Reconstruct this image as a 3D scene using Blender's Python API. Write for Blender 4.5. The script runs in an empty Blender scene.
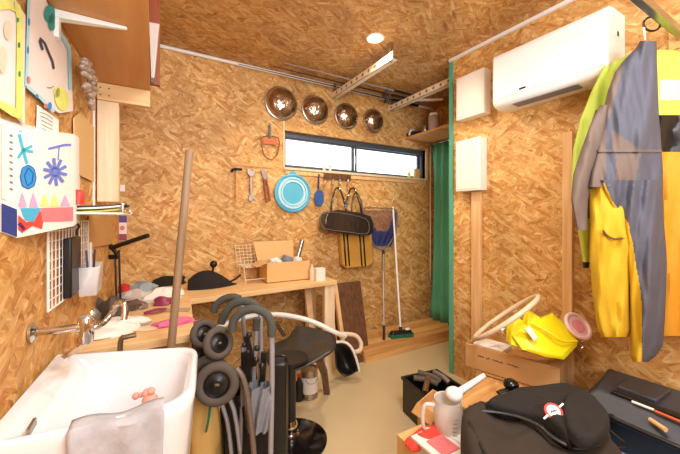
import bpy, math, random
from mathutils import Vector, Matrix, noise
random.seed(7)
C = bpy.context.scene.collection
PI = math.pi
# ---------------------------------------------------------------- camera model
YAW = math.radians(30.2); S, K = math.sin(YAW), math.cos(YAW)
F = 326.0; HX, HY = 340.0, 218.0; H = 1.25
CEIL = 2.53; YB = 2.75
LK, LX = .0664, -.3656      # left wall  x = LX + LK*y
RK, RX = -.028, 2.151       # right wall x = RX + RK*y
def _r(px):
    o = (px-HX)/F
    return S+o*K, K-o*S
def PT(px, py, t):
    rx, ry = _r(px); return Vector((rx*t, ry*t, H+(HY-py)*t/F))
def PY(px, py, Y): return PT(px, py, Y/_r(px)[1])
def PX(px, py, X): return PT(px, py, X/_r(px)[0])
def PZ(px, py, Z): return PT(px, py, (H-Z)*F/(py-HY))
def PL(px, py, off=0):
    rx, ry = _r(px); return PT(px, py, (LX+off)/(rx-LK*ry))
def PR(px, py, off=0):
    rx, ry = _r(px); return PT(px, py, (RX-off)/(rx-RK*ry))
def lwx(y): return LX+LK*y
def rwx(y): return RX+RK*y
# ---------------------------------------------------------------- materials
def srgb(c):
    return tuple((x/12.92 if x <= .04045 else ((x+.055)/1.055)**2.4) for x in [v/255 for v in c])+(1,)
def mat(name, col, rough=.6, metal=0, var=.06, scale=30, bump=0, spec=.5, trans=0, alpha=1, emit=0, coat=0, sheen=0):
    m = bpy.data.materials.new(name); m.use_nodes = True
    nt = m.node_tree; N = nt.nodes; L = nt.links; p = N['Principled BSDF']
    col = srgb(col)
    tc = N.new('ShaderNodeTexCoord'); nz = N.new('ShaderNodeTexNoise'); nz.inputs['Scale'].default_value = scale
    nz.inputs['Detail'].default_value = 4
    L.new(tc.outputs['Object'], nz.inputs['Vector'])
    mx = N.new('ShaderNodeMix'); mx.data_type = 'RGBA'
    mx.inputs[6].default_value = tuple(c*(1-var) for c in col[:3])+(1,)
    mx.inputs[7].default_value = tuple(min(1, c*(1+var)) for c in col[:3])+(1,)
    L.new(nz.outputs['Fac'], mx.inputs[0]); L.new(mx.outputs[2], p.inputs['Base Color'])
    p.inputs['Roughness'].default_value = rough; p.inputs['Metallic'].default_value = metal
    p.inputs['Specular IOR Level'].default_value = spec
    p.inputs['Transmission Weight'].default_value = trans; p.inputs['Alpha'].default_value = alpha
    p.inputs['Coat Weight'].default_value = coat
    if sheen: p.inputs['Sheen Weight'].default_value = sheen
    if emit:
        p.inputs['Emission Color'].default_value = col; p.inputs['Emission Strength'].default_value = emit
    if bump:
        b = N.new('ShaderNodeBump'); b.inputs['Strength'].default_value = bump; b.inputs['Distance'].default_value = .01
        L.new(nz.outputs['Fac'], b.inputs['Height']); L.new(b.outputs[0], p.inputs['Normal'])
    return m
def osb(name, axis, tint=(1, 1, 1), sc=1.0, seed=0, stops=None):
    """strand board: several layers of randomly coloured elongated chips"""
    m = bpy.data.materials.new(name); m.use_nodes = True
    nt = m.node_tree; N = nt.nodes; L = nt.links; p = N['Principled BSDF']
    tc = N.new('ShaderNodeTexCoord')
    wz = N.new('ShaderNodeTexNoise'); wz.inputs['Scale'].default_value = 9
    L.new(tc.outputs['Object'], wz.inputs['Vector'])
    sub = N.new('ShaderNodeVectorMath'); sub.operation = 'MULTIPLY_ADD'
    L.new(wz.outputs['Color'], sub.inputs[0]); sub.inputs[1].default_value = (.03,)*3
    L.new(tc.outputs['Object'], sub.inputs[2])
    cols = stops or [(172, 112, 56), (203, 149, 84), (217, 169, 106), (229, 188, 128), (245, 220, 172)]
    pos = [.08, .34, .52, .72, .95]
    prev = None; ph = None
    for k, ang in enumerate((8, 62, 118, 155, 32)):
        mp = N.new('ShaderNodeMapping'); mp.vector_type = 'TEXTURE'
        mp.inputs['Location'].default_value = (seed+k*1.37, k*2.1, k*.77)
        r = [0, 0, 0]; r[axis] = math.radians(ang); mp.inputs['Rotation'].default_value = r
        q = 1.15*sc
        s = {0: [.05*q, .08*q, .019*q], 2: [.08*q, .019*q, .05*q], 1: [.08*q, .05*q, .019*q]}[axis]
        mp.inputs['Scale'].default_value = s
        L.new(sub.outputs[0], mp.inputs['Vector'])
        v = N.new('ShaderNodeTexVoronoi'); v.inputs['Scale'].default_value = 1; L.new(mp.outputs[0], v.inputs['Vector'])
        nn = N.new('ShaderNodeTexNoise'); nn.inputs['Scale'].default_value = 1.5; nn.inputs['Detail'].default_value = 4; nn.inputs['Distortion'].default_value = .7
        L.new(mp.outputs[0], nn.inputs['Vector'])
        sp = N.new('ShaderNodeSeparateColor'); L.new(v.outputs['Color'], sp.inputs[0])
        m1 = N.new('ShaderNodeMath'); m1.operation = 'MULTIPLY_ADD'; m1.inputs[1].default_value = .55; m1.inputs[2].default_value = -.30
        L.new(sp.outputs[0], m1.inputs[0])
        m2 = N.new('ShaderNodeMath'); m2.operation = 'MULTIPLY_ADD'; m2.inputs[1].default_value = 1.1
        L.new(nn.outputs['Fac'], m2.inputs[0]); L.new(m1.outputs[0], m2.inputs[2])
        rp = N.new('ShaderNodeValToRGB'); cr = rp.color_ramp
        while len(cr.elements) < 5: cr.elements.new(.5)
        for e, c, q in zip(cr.elements, cols, pos):
            e.position = q; cc = srgb(c); e.color = tuple(min(1, a*b) for a, b in zip(cc[:3], tint))+(1,)
        L.new(m2.outputs[0], rp.inputs[0])
        if prev is None: prev = rp.outputs[0]; ph = m2.outputs[0]
        else:
            th = N.new('ShaderNodeMapRange'); th.inputs[1].default_value = .58; th.inputs[2].default_value = .66
            L.new(sp.outputs[1], th.inputs[0])
            mx = N.new('ShaderNodeMix'); mx.data_type = 'RGBA'
            L.new(th.outputs[0], mx.inputs[0]); L.new(prev, mx.inputs[6]); L.new(rp.outputs[0], mx.inputs[7]); prev = mx.outputs[2]
            mh = N.new('ShaderNodeMix'); L.new(th.outputs[0], mh.inputs[0]); L.new(ph, mh.inputs[2]); L.new(m2.outputs[0], mh.inputs[3]); ph = mh.outputs[0]
    # broad tone variation
    bz = N.new('ShaderNodeTexNoise'); bz.inputs['Scale'].default_value = 3.2; bz.inputs['Detail'].default_value = 3
    L.new(tc.outputs['Object'], bz.inputs['Vector'])
    rr = N.new('ShaderNodeMapRange'); rr.inputs[1].default_value = .3; rr.inputs[2].default_value = .7
    rr.inputs[3].default_value = .78; rr.inputs[4].default_value = 1.12; L.new(bz.outputs['Fac'], rr.inputs[0])
    fm = N.new('ShaderNodeVectorMath'); fm.operation = 'SCALE'; L.new(prev, fm.inputs[0]); L.new(rr.outputs[0], fm.inputs[3])
    L.new(fm.outputs[0], p.inputs['Base Color'])
    p.inputs['Roughness'].default_value = .62
    b = N.new('ShaderNodeBump'); b.inputs['Strength'].default_value = .2; b.inputs['Distance'].default_value = .003
    L.new(ph, b.inputs['Height']); L.new(b.outputs[0], p.inputs['Normal'])
    return m
def wood(name, c1, c2, axis=0, rough=.55, sc=1):
    m = bpy.data.materials.new(name); m.use_nodes = True
    nt = m.node_tree; N = nt.nodes; L = nt.links; p = N['Principled BSDF']
    tc = N.new('ShaderNodeTexCoord'); mp = N.new('ShaderNodeMapping')
    s = [40*sc]*3; s[axis] = 2.5*sc; mp.inputs['Scale'].default_value = s
    L.new(tc.outputs['Object'], mp.inputs['Vector'])
    nz = N.new('ShaderNodeTexNoise'); nz.inputs['Scale'].default_value = 1; nz.inputs['Detail'].default_value = 5
    L.new(mp.outputs[0], nz.inputs['Vector'])
    rp = N.new('ShaderNodeValToRGB'); rp.color_ramp.elements[0].position = .3; rp.color_ramp.elements[1].position = .7
    rp.color_ramp.elements[0].color = srgb(c1); rp.color_ramp.elements[1].color = srgb(c2)
    L.new(nz.outputs['Fac'], rp.inputs[0]); L.new(rp.outputs[0], p.inputs['Base Color'])
    p.inputs['Roughness'].default_value = rough
    return m
M = {}
M['osb_back'] = osb('osb_back', 1, (.93, .90, .78))
M['osb_left'] = osb('osb_left', 0, (.93, .84, .66), seed=5)
M['osb_right'] = osb('osb_right', 0, (.90, .86, .72), seed=9)
M['osb_ceil'] = osb('osb_ceil', 2, (.84, .78, .64), seed=3)
M['ply'] = wood('ply_underside', (196, 136, 74), (212, 154, 92), 1, .5, .5)
M['pine'] = wood('pale_pine', (222, 178, 118), (240, 206, 152), 0)
M['pine_v'] = wood('pale_pine_upright', (228, 196, 150), (246, 224, 190), 2)
M['pine_y'] = wood('pine_y', (206, 150, 84), (230, 182, 116), 1)
M['plank'] = wood('yellow_plank', (205, 150, 84), (232, 184, 116), 0)
M['plank2'] = wood('tan_plank', (190, 130, 70), (218, 164, 100), 0)
M['stud'] = wood('wall_stud', (214, 164, 104), (236, 196, 142), 2)
M['brown_board'] = wood('brown_board', (84, 54, 34), (116, 78, 50), 2, .4)
M['pole_wood'] = wood('grey_brown_pole', (134, 108, 80), (160, 132, 100), 2)
M['darkwood'] = wood('dark_red_wood', (140, 70, 40), (168, 92, 54), 2)
M['white'] = mat('white_plastic', (240, 238, 232), .35, var=.01)
M['box_white'] = mat('cream_white_box', (238, 232, 220), .45, var=.01)
M['white_paint'] = mat('white_paint', (238, 236, 230), .4, var=.02)
M['porcelain'] = mat('porcelain', (234, 235, 238), .12, var=.01, coat=.6)
M['black'] = mat('black_plastic', (22, 21, 20), .4, var=.15)
M['blackgloss'] = mat('black_gloss', (16, 14, 13), .15, var=.1)
M['blackfab'] = mat('black_fabric', (30, 26, 23), .9, var=.3, scale=60, bump=.3)
M['blackfab2'] = mat('brownblack_fabric', (50, 40, 30), .85, var=.35, scale=14, bump=.25)
M['rubber'] = mat('grey_rubber', (84, 75, 66), .8, var=.12)
M['foam'] = mat('dark_foam', (74, 76, 70), .85, var=.1)
M['greytube'] = mat('grey_tube', (158, 158, 166), .35, .2)
M['browntube'] = mat('brown_grey_tube', (120, 104, 94), .4, .3)
M['greyfab'] = mat('grey_fabric', (126, 130, 138), .85, var=.15, bump=.3)
M['chrome'] = mat('chrome', (205, 200, 194), .12, 1, var=.03)
M['steel'] = mat('brushed_steel', (178, 172, 164), .3, 1, var=.05)
M['dome'] = mat('mirror_steel', (186, 170, 156), .13, 1, var=.3, scale=22, bump=1.0)
M['frame'] = mat('slate_frame', (72, 80, 92), .45, var=.04)
M['tealcurtain'] = mat('teal_curtain', (92, 178, 148), .7, var=.18, scale=5)
M['tealtrim'] = mat('teal_edge', (92, 168, 140), .5)
M['cream'] = mat('cream_trim', (226, 204, 170), .6)
M['red'] = mat('red_plastic', (206, 48, 34), .45)
M['orange'] = mat('orange_plastic', (214, 100, 52), .5)
M['blue'] = mat('blue_plastic', (48, 88, 150), .5)
M['skyblue'] = mat('sky_blue_plastic', (74, 172, 206), .4)
M['skypale'] = mat('pale_blue_ring', (188, 228, 238), .4)
M['skydeep'] = mat('deep_blue_ring', (90, 186, 216), .4)
M['yellow'] = mat('yellow_plastic', (246, 228, 24), .35, var=.05)
M['yellowfab'] = mat('yellow_cloth', (206, 168, 28), .75, var=.1, scale=10, bump=.2)
M['lime'] = mat('lime_cloth', (190, 212, 84), .7, var=.1, scale=8, bump=.2)
M['slatefab'] = mat('slate_cloth', (84, 86, 98), .75, var=.1, scale=10, bump=.2)
M['taupefab'] = mat('taupe_cloth', (110, 94, 84), .75, var=.12, scale=10, bump=.2)
M['silverfab'] = mat('silver_panel_cloth', (176, 186, 188), .5, var=.1)
M['orangefab'] = mat('orange_cloth', (214, 148, 30), .75, var=.1)
M['yellowbag'] = mat('mustard_canvas', (202, 150, 58), .8, var=.1)
M['leather'] = mat('black_leather', (42, 35, 33), .16, var=.3, scale=14, bump=.8, coat=.4)
M['netblue'] = mat('navy_net', (38, 52, 110), .8, alpha=.94)
M['netbrown'] = mat('thin_net', (120, 76, 84), .8, alpha=.45)
M['green'] = mat('green_bristle', (34, 118, 84), .8, bump=.5, scale=200)
M['card'] = mat('cardboard', (200, 150, 92), .8, var=.05, scale=12)
M['card2'] = mat('cardboard_pale', (222, 180, 120), .8, var=.05, scale=12)
M['cardin'] = mat('cardboard_inside', (160, 106, 60), .85)
M['ink'] = mat('faded_ink', (110, 78, 60), .8)
M['paper'] = mat('paper', (238, 232, 222), .8, var=.03)
M['paperpink'] = mat('pinkish_wash', (236, 224, 216), .8, var=.04, scale=8)
M['limepaint'] = mat('lime_paint', (226, 230, 120), .8, var=.2, scale=20)
M['cyanpaint'] = mat('cyan_paint', (168, 216, 224), .8, var=.2, scale=20)
M['tealpaint'] = mat('teal_paint', (24, 150, 140), .6, var=.2)
M['aquapaint'] = mat('aqua_paint', (60, 178, 200), .8, var=.15)
M['bluepaint'] = mat('cobalt_paint', (44, 140, 206), .8, var=.15)
M['navypaint'] = mat('navy_paint', (44, 60, 130), .8, var=.15)
M['periw'] = mat('periwinkle_paint', (104, 118, 190), .8, var=.15)
M['lilac'] = mat('lilac_paint', (204, 160, 196), .8, var=.2)
M['peach'] = mat('peach_paint', (240, 208, 180), .8, var=.2)
M['redpaint'] = mat('scarlet_paint', (224, 70, 54), .8, var=.15)
M['pinkpaint'] = mat('rose_paint', (230, 120, 124), .8, var=.2)
M['darkink'] = mat('dark_crayon', (70, 62, 70), .9)
M['purple'] = mat('purple_label', (88, 56, 130), .5)
M['magenta'] = mat('magenta_packet', (226, 110, 160), .4, var=.15)
M['plum'] = mat('plum_handle', (146, 54, 84), .4)
M['pink'] = mat('pink_plastic', (236, 150, 160), .35)
M['pinkface'] = mat('pale_pink_face', (244, 208, 206), .25)
M['skinpink'] = mat('pink_soap', (226, 160, 140), .6, var=.15)
M['greycloth'] = mat('grey_towel', (178, 180, 186), .9, var=.45, scale=16, bump=.6)
M['tanbag'] = mat('tan_plastic_bag', (214, 176, 104), .4, var=.12, scale=9, bump=.4)
M['clear'] = mat('frosted_plastic', (232, 224, 220), .35, alpha=.72)
M['clearjug'] = mat('milky_plastic', (238, 232, 226), .3, alpha=.62)
M['beigering'] = mat('beige_vinyl', (226, 204, 170), .4)
M['wirecream'] = mat('cream_wire', (236, 220, 190), .4)
M['case'] = mat('slate_case', (60, 62, 68), .45, var=.08)
M['seatblack'] = mat('brown_black_seat', (50, 43, 36), .32, var=.12, scale=12)
M['casefront'] = mat('navy_case', (24, 34, 50), .4, var=.1)
M['grey'] = mat('mid_grey', (124, 124, 126), .6)
M['palegrey'] = mat('pale_blue_grey', (150, 164, 176), .6)
M['dirt'] = mat('mottled_dark', (84, 74, 62), .7, var=.5, scale=40, bump=.6)
M['shell'] = mat('shell', (180, 158, 140), .3, var=.6, scale=90, bump=.6)
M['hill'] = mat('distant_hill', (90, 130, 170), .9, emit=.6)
M['glow'] = mat('lamp_glow', (255, 236, 190), .5, emit=14)
# floor
def floor_mat():
    m = mat('beige_floor', (206, 184, 142), .38, var=.07, scale=3, bump=0); return m
M['floor'] = floor_mat()
def glass_mat():
    m = bpy.data.materials.new('window_glass'); m.use_nodes = True; nt = m.node_tree; N = nt.nodes; L = nt.links
    N.remove(N['Principled BSDF']); o = N['Material Output']
    a = N.new('ShaderNodeBsdfTransparent'); g = N.new('ShaderNodeBsdfGlossy'); g.inputs['Roughness'].default_value = .02
    x = N.new('ShaderNodeMixShader'); x.inputs[0].default_value = .05
    L.new(a.outputs[0], x.inputs[1]); L.new(g.outputs[0], x.inputs[2]); L.new(x.outputs[0], o.inputs[0]); return m
M['glass'] = glass_mat()
# ---------------------------------------------------------------- mesh builder
class B:
    def __init__(s): s.v = []; s.f = []; s.mi = []; s.m = 0
    def add(s, vs, fs):
        o = len(s.v); s.v += [Vector(v) for v in vs]
        for f in fs: s.f.append([o+i for i in f]); s.mi.append(s.m)
        return s
    def box(s, a, b, R=None, c=None):
        x0, y0, z0 = a; x1, y1, z1 = b
        vs = [Vector(p) for p in ((x0,y0,z0),(x1,y0,z0),(x1,y1,z0),(x0,y1,z0),(x0,y0,z1),(x1,y0,z1),(x1,y1,z1),(x0,y1,z1))]
        if R is not None:
            c = Vector(c) if c is not None else (Vector(a)+Vector(b))/2
            vs = [R @ (v-c)+c for v in vs]
        return s.add(vs, [(0,3,2,1),(4,5,6,7),(0,1,5,4),(1,2,6,5),(2,3,7,6),(3,0,4,7)])
    def hexa(s, p8):   # bottom 4, top 4
        return s.add(p8, [(0,3,2,1),(4,5,6,7),(0,1,5,4),(1,2,6,5),(2,3,7,6),(3,0,4,7)])
    def bar(s, p, q, w, h, up=(0,0,1)):
        p, q = Vector(p), Vector(q); d = (q-p).normalized(); u = Vector(up)
        if abs(d.dot(u)) > .95: u = Vector((0,1,0))
        r = d.cross(u).normalized(); u = r.cross(d)
        r *= w/2; u *= h/2
        return s.hexa([p-r-u, p+r-u, q+r-u, q-r-u, p-r+u, p+r+u, q+r+u, q-r+u])
    def tube(s, pts, r, n=10, closed=False, flat=1.0, sm=3):
        pts = [Vector(p) for p in pts]
        if sm and len(pts) > 2: pts = smooth(pts, sm, closed)
        rr = r if callable(r) else (lambda t: r)
        N = len(pts); rings = []; prev = None
        for i, p in enumerate(pts):
            if closed: d = pts[(i+1) % N]-pts[i-1]
            else: d = pts[min(i+1, N-1)]-pts[max(i-1, 0)]
            d.normalize()
            if prev is None:
                a = Vector((0,0,1)) if abs(d.z) < .9 else Vector((1,0,0)); u = d.cross(a).normalized()
            else: u = (prev-d*prev.dot(d)).normalized()
            prev = u; w = d.cross(u); R = rr(i/(N-1))
            rings.append([p+u*math.cos(2*PI*k/n)*R+w*math.sin(2*PI*k/n)*R*flat for k in range(n)])
        return s.loft(rings, closed)
    def loft(s, rings, closed=False, caps=True, ringclosed=True):
        n = len(rings[0]); vs = [p for r in rings for p in r]; fs = []
        m = len(rings)
        for i in range(m if closed else m-1):
            j = (i+1) % m
            for k in range(n if ringclosed else n-1):
                l = (k+1) % n; fs.append((i*n+k, i*n+l, j*n+l, j*n+k))
        if caps and not closed and ringclosed: fs += [tuple(range(n))[::-1], tuple((m-1)*n+k for k in range(n))]
        return s.add(vs, fs)
    def lathe(s, prof, o, axis=(0,0,1), n=24, caps=True, arc=None):
        o = Vector(o); a = Vector(axis).normalized(); t = Vector((1,0,0)) if abs(a.x) < .9 else Vector((0,1,0))
        u = a.cross(t).normalized(); w = a.cross(u)
        rings = [[o+a*h+(u*math.cos(2*PI*k/n)+w*math.sin(2*PI*k/n))*max(r, .0002) for k in range(n)] for r, h in prof]
        return s.loft(rings, caps=caps)
    def ball(s, c, r, n=12, sq=(1,1,1)):
        c = Vector(c); rings = []
        for i in range(n//2+1):
            th = PI*i/(n//2); rz = math.sin(th) if 0 < i < n//2 else .02
            rings.append([c+Vector((math.cos(2*PI*k/n)*rz*r*sq[0], math.sin(2*PI*k/n)*rz*r*sq[1], -math.cos(th)*r*sq[2])) for k in range(n)])
        return s.loft(rings)
    def slab(s, pts, th):    # planar polygon, extruded by vector th
        pts = [Vector(p) for p in pts]; th = Vector(th); n = len(pts)
        return s.add(pts+[p+th for p in pts], [tuple(range(n))[::-1], tuple(range(n, 2*n))]+[(i, (i+1) % n, n+(i+1) % n, n+i) for i in range(n)])
    def grid(s, fn, nu, nv, pick=None):
        o = len(s.v)
        for j in range(nv+1):
            for i in range(nu+1): s.v.append(Vector(fn(i/nu, j/nv)))
        for j in range(nv):
            for i in range(nu):
                a = o+j*(nu+1)+i; s.f.append([a, a+1, a+nu+2, a+nu+1]); s.mi.append(pick((i+.5)/nu, (j+.5)/nv) if pick else s.m)
        return s
    def stroke(s, pts, w, proj, jit=0):   # painted stroke given in flat coordinates, laid on a plane by proj
        for (a, b) in zip(pts[:-1], pts[1:]):
            dx, dy = b[0]-a[0], b[1]-a[1]; l = math.hypot(dx, dy) or 1; nx, ny = -dy/l*w/2, dx/l*w/2
            s.add([proj(a[0]-nx, a[1]-ny), proj(a[0]+nx, a[1]+ny), proj(b[0]+nx, b[1]+ny), proj(b[0]-nx, b[1]-ny)], [(0,1,2,3)])
        return s
    def blob(s, cx, cy, rx, ry, proj, n=14, ang=0):
        ca, sa = math.cos(ang), math.sin(ang)
        ps = []
        for k in range(n):
            x, y = rx*math.cos(2*PI*k/n), ry*math.sin(2*PI*k/n); ps.append(proj(cx+x*ca-y*sa, cy+x*sa+y*ca))
        return s.add(ps, [tuple(range(n))])
    def pane(s, pts, proj): return s.add([proj(*p) for p in pts], [tuple(range(len(pts)))])
    def build(s, name, mats, parent=None, bevel=0, solid=0, sub=0, sharp=40, kind=None, label=None, flat=False, seg=2):
        if not isinstance(mats, (list, tuple)): mats = [mats]
        off = Vector((0,0,0)); q = parent
        while q: off += Vector(q.location); q = q.parent
        me = bpy.data.meshes.new(name)
        me.from_pydata([tuple(v-off) for v in s.v], [], s.f); me.update()
        for m in mats: me.materials.append(M[m] if isinstance(m, str) else m)
        for p, i in zip(me.polygons, s.mi): p.material_index = min(i, len(mats)-1)
        me.validate()
        import bmesh
        bm = bmesh.new(); bm.from_mesh(me); bmesh.ops.recalc_face_normals(bm, faces=bm.faces); bm.to_mesh(me); bm.free()
        if not flat:
            me.polygons.foreach_set('use_smooth', [True]*len(me.polygons)); me.set_sharp_from_angle(angle=math.radians(sharp))
        o = bpy.data.objects.new(name, me); C.objects.link(o); o.parent = parent
        if solid:
            d = o.modifiers.new('Solidify', 'SOLIDIFY'); d.thickness = solid; d.offset = 0
        if sub:
            d = o.modifiers.new('Subdivision', 'SUBSURF'); d.levels = d.render_levels = sub
        if bevel:
            d = o.modifiers.new('Bevel', 'BEVEL'); d.width = bevel; d.segments = seg; d.limit_method = 'ANGLE'; d.angle_limit = math.radians(40)
        if kind: o['kind'] = kind
        if label: o['label'] = label
        return o
def smooth(pts, k, closed=False):
    out = []; N = len(pts)
    g = (lambda i: pts[i % N]) if closed else (lambda i: pts[max(0, min(N-1, i))])
    for i in range(N if closed else N-1):
        a, b, c, d = g(i-1), g(i), g(i+1), g(i+2)
        for j in range(k):
            t = j/k
            out.append(.5*((2*b)+(c-a)*t+(2*a-5*b+4*c-d)*t*t+(3*b-a-3*c+d)*t**3))
    if not closed: out.append(pts[-1].copy())
    return out
def thing(name, label, cat, loc, group=None):
    o = bpy.data.objects.new(name, None); C.objects.link(o); o.location = loc; o.empty_display_size = .05
    o['label'] = label; o['category'] = cat
    if group: o['group'] = group
    return o
def tag(o, label, cat, group=None, kind=None):
    o['label'] = label; o['category'] = cat
    if group: o['group'] = group
    if kind: o['kind'] = kind
    return o
def struct(name, b, m, parent=None, **k): return b.build(name, m, parent, kind='structure', **k)
def at(p, dx=0, dy=0, dz=0): return Vector(p)+Vector((dx, dy, dz))
def nz(p, f=3, a=.01): return noise.noise(Vector(p)*f)*a
# ================================================================ SETTING
YF = -1.6
struct('floor', B().box((-.7, YF, -.06), (3.1, 2.95, 0)), 'floor')
struct('ceiling', B().box((-.7, YF, CEIL), (3.1, 2.95, CEIL+.06)), 'osb_ceil')
b = B().hexa([(lwx(YF)-.1, YF, 0), (lwx(YF), YF, 0), (lwx(YB), YB, 0), (lwx(YB)-.1, YB, 0),
              (lwx(YF)-.1, YF, CEIL), (lwx(YF), YF, CEIL), (lwx(YB), YB, CEIL), (lwx(YB)-.1, YB, CEIL)])
struct('wall_left', b, 'osb_left')
WX0, WX1, WZ0, WZ1 = 1.03, 2.735, 1.70, 2.03
b = B()
b.box((lwx(YB)-.1, YB, 0), (WX0, YB+.13, CEIL)); b.box((WX1, YB, 0), (3.0, YB+.13, CEIL))
b.box((WX0, YB, 0), (WX1, YB+.13, WZ0)); b.box((WX0, YB, WZ1), (WX1, YB+.13, CEIL))
struct('wall_back', b, 'osb_back')
b = B().hexa([(rwx(YF), YF, 0), (rwx(YF)+.1, YF, 0), (rwx(1.83)+.1, 1.83, 0), (rwx(1.83), 1.83, 0),
              (rwx(YF), YF, CEIL), (rwx(YF)+.1, YF, CEIL), (rwx(1.83)+.1, 1.83, CEIL), (rwx(1.83), 1.83, CEIL)])
struct('wall_right', b, 'osb_right')
struct('wall_alcove_side', B().box((2.9, 1.83, 0), (3.0, YB, CEIL)), 'osb_right')
struct('wall_alcove_near', B().box((rwx(1.83)+.1, 1.77, 0), (3.0, 1.83, CEIL)), 'osb_back')
struct('wall_front', B().box((-.7, YF-.1, 0), (3.1, YF, CEIL)), 'osb_back')
# window
wf = B(); y0, y1 = YB+.045, YB+.10
def ring(b, x0, x1, z0, z1, tl, tt, tb, ya, yb):
    b.box((x0, ya, z1-tt), (x1, yb, z1)); b.box((x0, ya, z0), (x1, yb, z0+tb))
    b.box((x0, ya, z0+tb), (x0+tl, yb, z1-tt)); b.box((x1-tl, ya, z0+tb), (x1, yb, z1-tt))
wr = thing('window_1', 'long narrow dark framed window high in the back wall', 'window', (WX0, YB+.06, WZ0)); wr['kind'] = 'structure'
ring(wf, WX0, WX1, WZ0, WZ1, .02, .05, .022, YB+.04, YB+.11); wf.build('frame', 'frame', wr, bevel=.003)
mx = 1.81
wf = B(); ring(wf, WX0+.02, mx+.02, WZ0+.022, WZ1-.05, .012, .012, .012, YB+.05, YB+.075); wf.build('sash', 'frame', wr, bevel=.002)
wf = B(); ring(wf, mx-.02, WX1-.02, WZ0+.022, WZ1-.05, .025, .012, .012, YB+.078, YB+.1); wf.build('sash', 'frame', wr, bevel=.002)
B().box((WX0+.025, YB+.06, WZ0+.03), (mx+.01, YB+.064, WZ1-.06)).build('pane', 'glass', wr)
B().box((mx, YB+.088, WZ0+.03), (WX1-.025, YB+.092, WZ1-.06)).build('pane', 'glass', wr)
B().box((mx-.008, YB+.036, 1.80), (mx+.008, YB+.05, 1.88)).build('latch', 'steel', wr, bevel=.003)
struct('trim_window_sill', B().box((WX0-.01, YB-.02, WZ0-.022), (WX1+.02, YB+.045, WZ0)), 'cream', bevel=.002)
struct('trim_window_left', B().box((WX0-.014, YB-.008, WZ0), (WX0, YB+.04, WZ1+.35)), 'cream')
struct('trim_window_right', B().box((WX1, YB-.006, WZ0-.02), (WX1+.035, YB+.04, WZ1+.02)), 'pine_v')
# far landscape
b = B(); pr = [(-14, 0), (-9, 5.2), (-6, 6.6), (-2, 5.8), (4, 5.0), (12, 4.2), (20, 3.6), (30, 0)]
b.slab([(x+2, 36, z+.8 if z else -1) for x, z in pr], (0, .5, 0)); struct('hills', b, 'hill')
# teal edging on the partition corner, ceiling strips
xc = rwx(1.83)
struct('trim_1', B().box((xc-.008, 1.80, 0), (xc, 1.838, 2.50)), 'tealtrim')
p, q = Vector((rwx(1.83)-.012, 1.83, CEIL-.014)), Vector((rwx(.1)-.012, .1, CEIL-.014))
struct('trim_2', B().bar(p, q, .024, .024), 'white_paint', bevel=.003)
b = B(); b.tube([(lwx(YB)+.02, YB-.016, CEIL-.016), (2.85, YB-.016, CEIL-.016)], .014, 12, sm=0); struct('trim_3', b, 'white_paint')
b = B().box((1.035, YB-.012, 1.640), (WX1, YB, 1.672)); struct('trim_4', b, 'stud')
b = B().box((.60, YB-.010, 1.682), (.93, YB, 1.698)); struct('trim_5', b, 'plank')
# vertical strip by the post on left wall
p = PL(93, 170, 0); b = B().box((lwx(p.y), p.y-.006, 1.30), (lwx(p.y)+.008, p.y+.004, 1.88)); struct('trim_6', b, 'white_paint')
# recessed lamp in ceiling
p = PZ(375, 38, CEIL); dl = thing('downlight', 'glowing round recessed lamp in the board ceiling', 'lamp', (p.x, p.y, CEIL))
B().lathe([(.066, 0), (.066, -.006), (.054, -.008), (.05, -.002)], dl.location, n=32, caps=False).build('bezel', 'white', dl)
B().lathe([(.001, -.004), (.05, -.004)], dl.location, n=32, caps=False).build('lens', 'glow', dl)
LAMP = p
# ================================================================ BACK ALCOVE
r = thing('wall_shelf', 'plain wooden shelf above the teal curtain in the alcove', 'shelf', (2.66, 2.3, 2.115))
B().box((2.43, 1.84, 2.115), (2.9, YB, 2.14)).build('board', 'plank2', r, bevel=.002)
# items on shelf
def lump_bag(name, label, cat, c, r, m, m2):
    o = thing(name, label, cat, (c[0], c[1], c[2]-r[2]))
    b = B(); n = 18; rings = []
    for i in range(9):
        th = PI*i/8; rz = max(.03, math.sin(th)**.6)
        rings.append([Vector(c)+Vector((math.cos(2*PI*k/n)*rz*r[0], math.sin(2*PI*k/n)*rz*r[1], -math.cos(th)*r[2]))*(1+.25*noise.noise(Vector((k*.9, i*.8, c[0]*9)))) for k in range(n)])
    for rg in rings:
        for v in rg: v.z = max(v.z, c[2]-r[2])
    b.loft(rings); b.build('body', m, o); return o
c = PX(441, 111, 2.5)
o = lump_bag('jar', 'round dark mottled jar with white lid on the alcove shelf', 'jar', at(PX(420, 125, 2.52), 0, 0, 0), (.06, .05, .06), 'dirt', 'white')
zc = 2.14
pj = PX(434, 120, 2.52)
o.location.z = 2.14
for ch in o.children: ch.location.z += 0
def jar(name, label, cat, px, py, X, z, r, h, mb, ml, grp=None):
    p = PX(px, py, X); o = thing(name, label, cat, (X, p.y, z), grp)
    B().lathe([(r*.9, 0), (r, .01), (r, h*.8), (r*.8, h*.9)], (X, p.y, z), n=16).build('body', mb, o)
    B().lathe([(r*.85, h*.88), (r*.85, h), (r*.8, h+.004)], (X, p.y, z), n=16).build('lid', ml, o)
    return o
bpy.data.objects.remove(o.children[0]); bpy.data.objects.remove(o)
jar('jar', 'mottled grey jar with white lid, rightmost on the alcove shelf', 'jar', 434, 120, 2.50, 2.14, .055, .17, 'shell', 'white')
jar('jar', 'small grey tin beside the white lidded jar on the alcove shelf', 'tin', 425, 124, 2.48, 2.14, .028, .085, 'steel', 'dirt')
p = PX(413, 131, 2.49)
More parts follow.
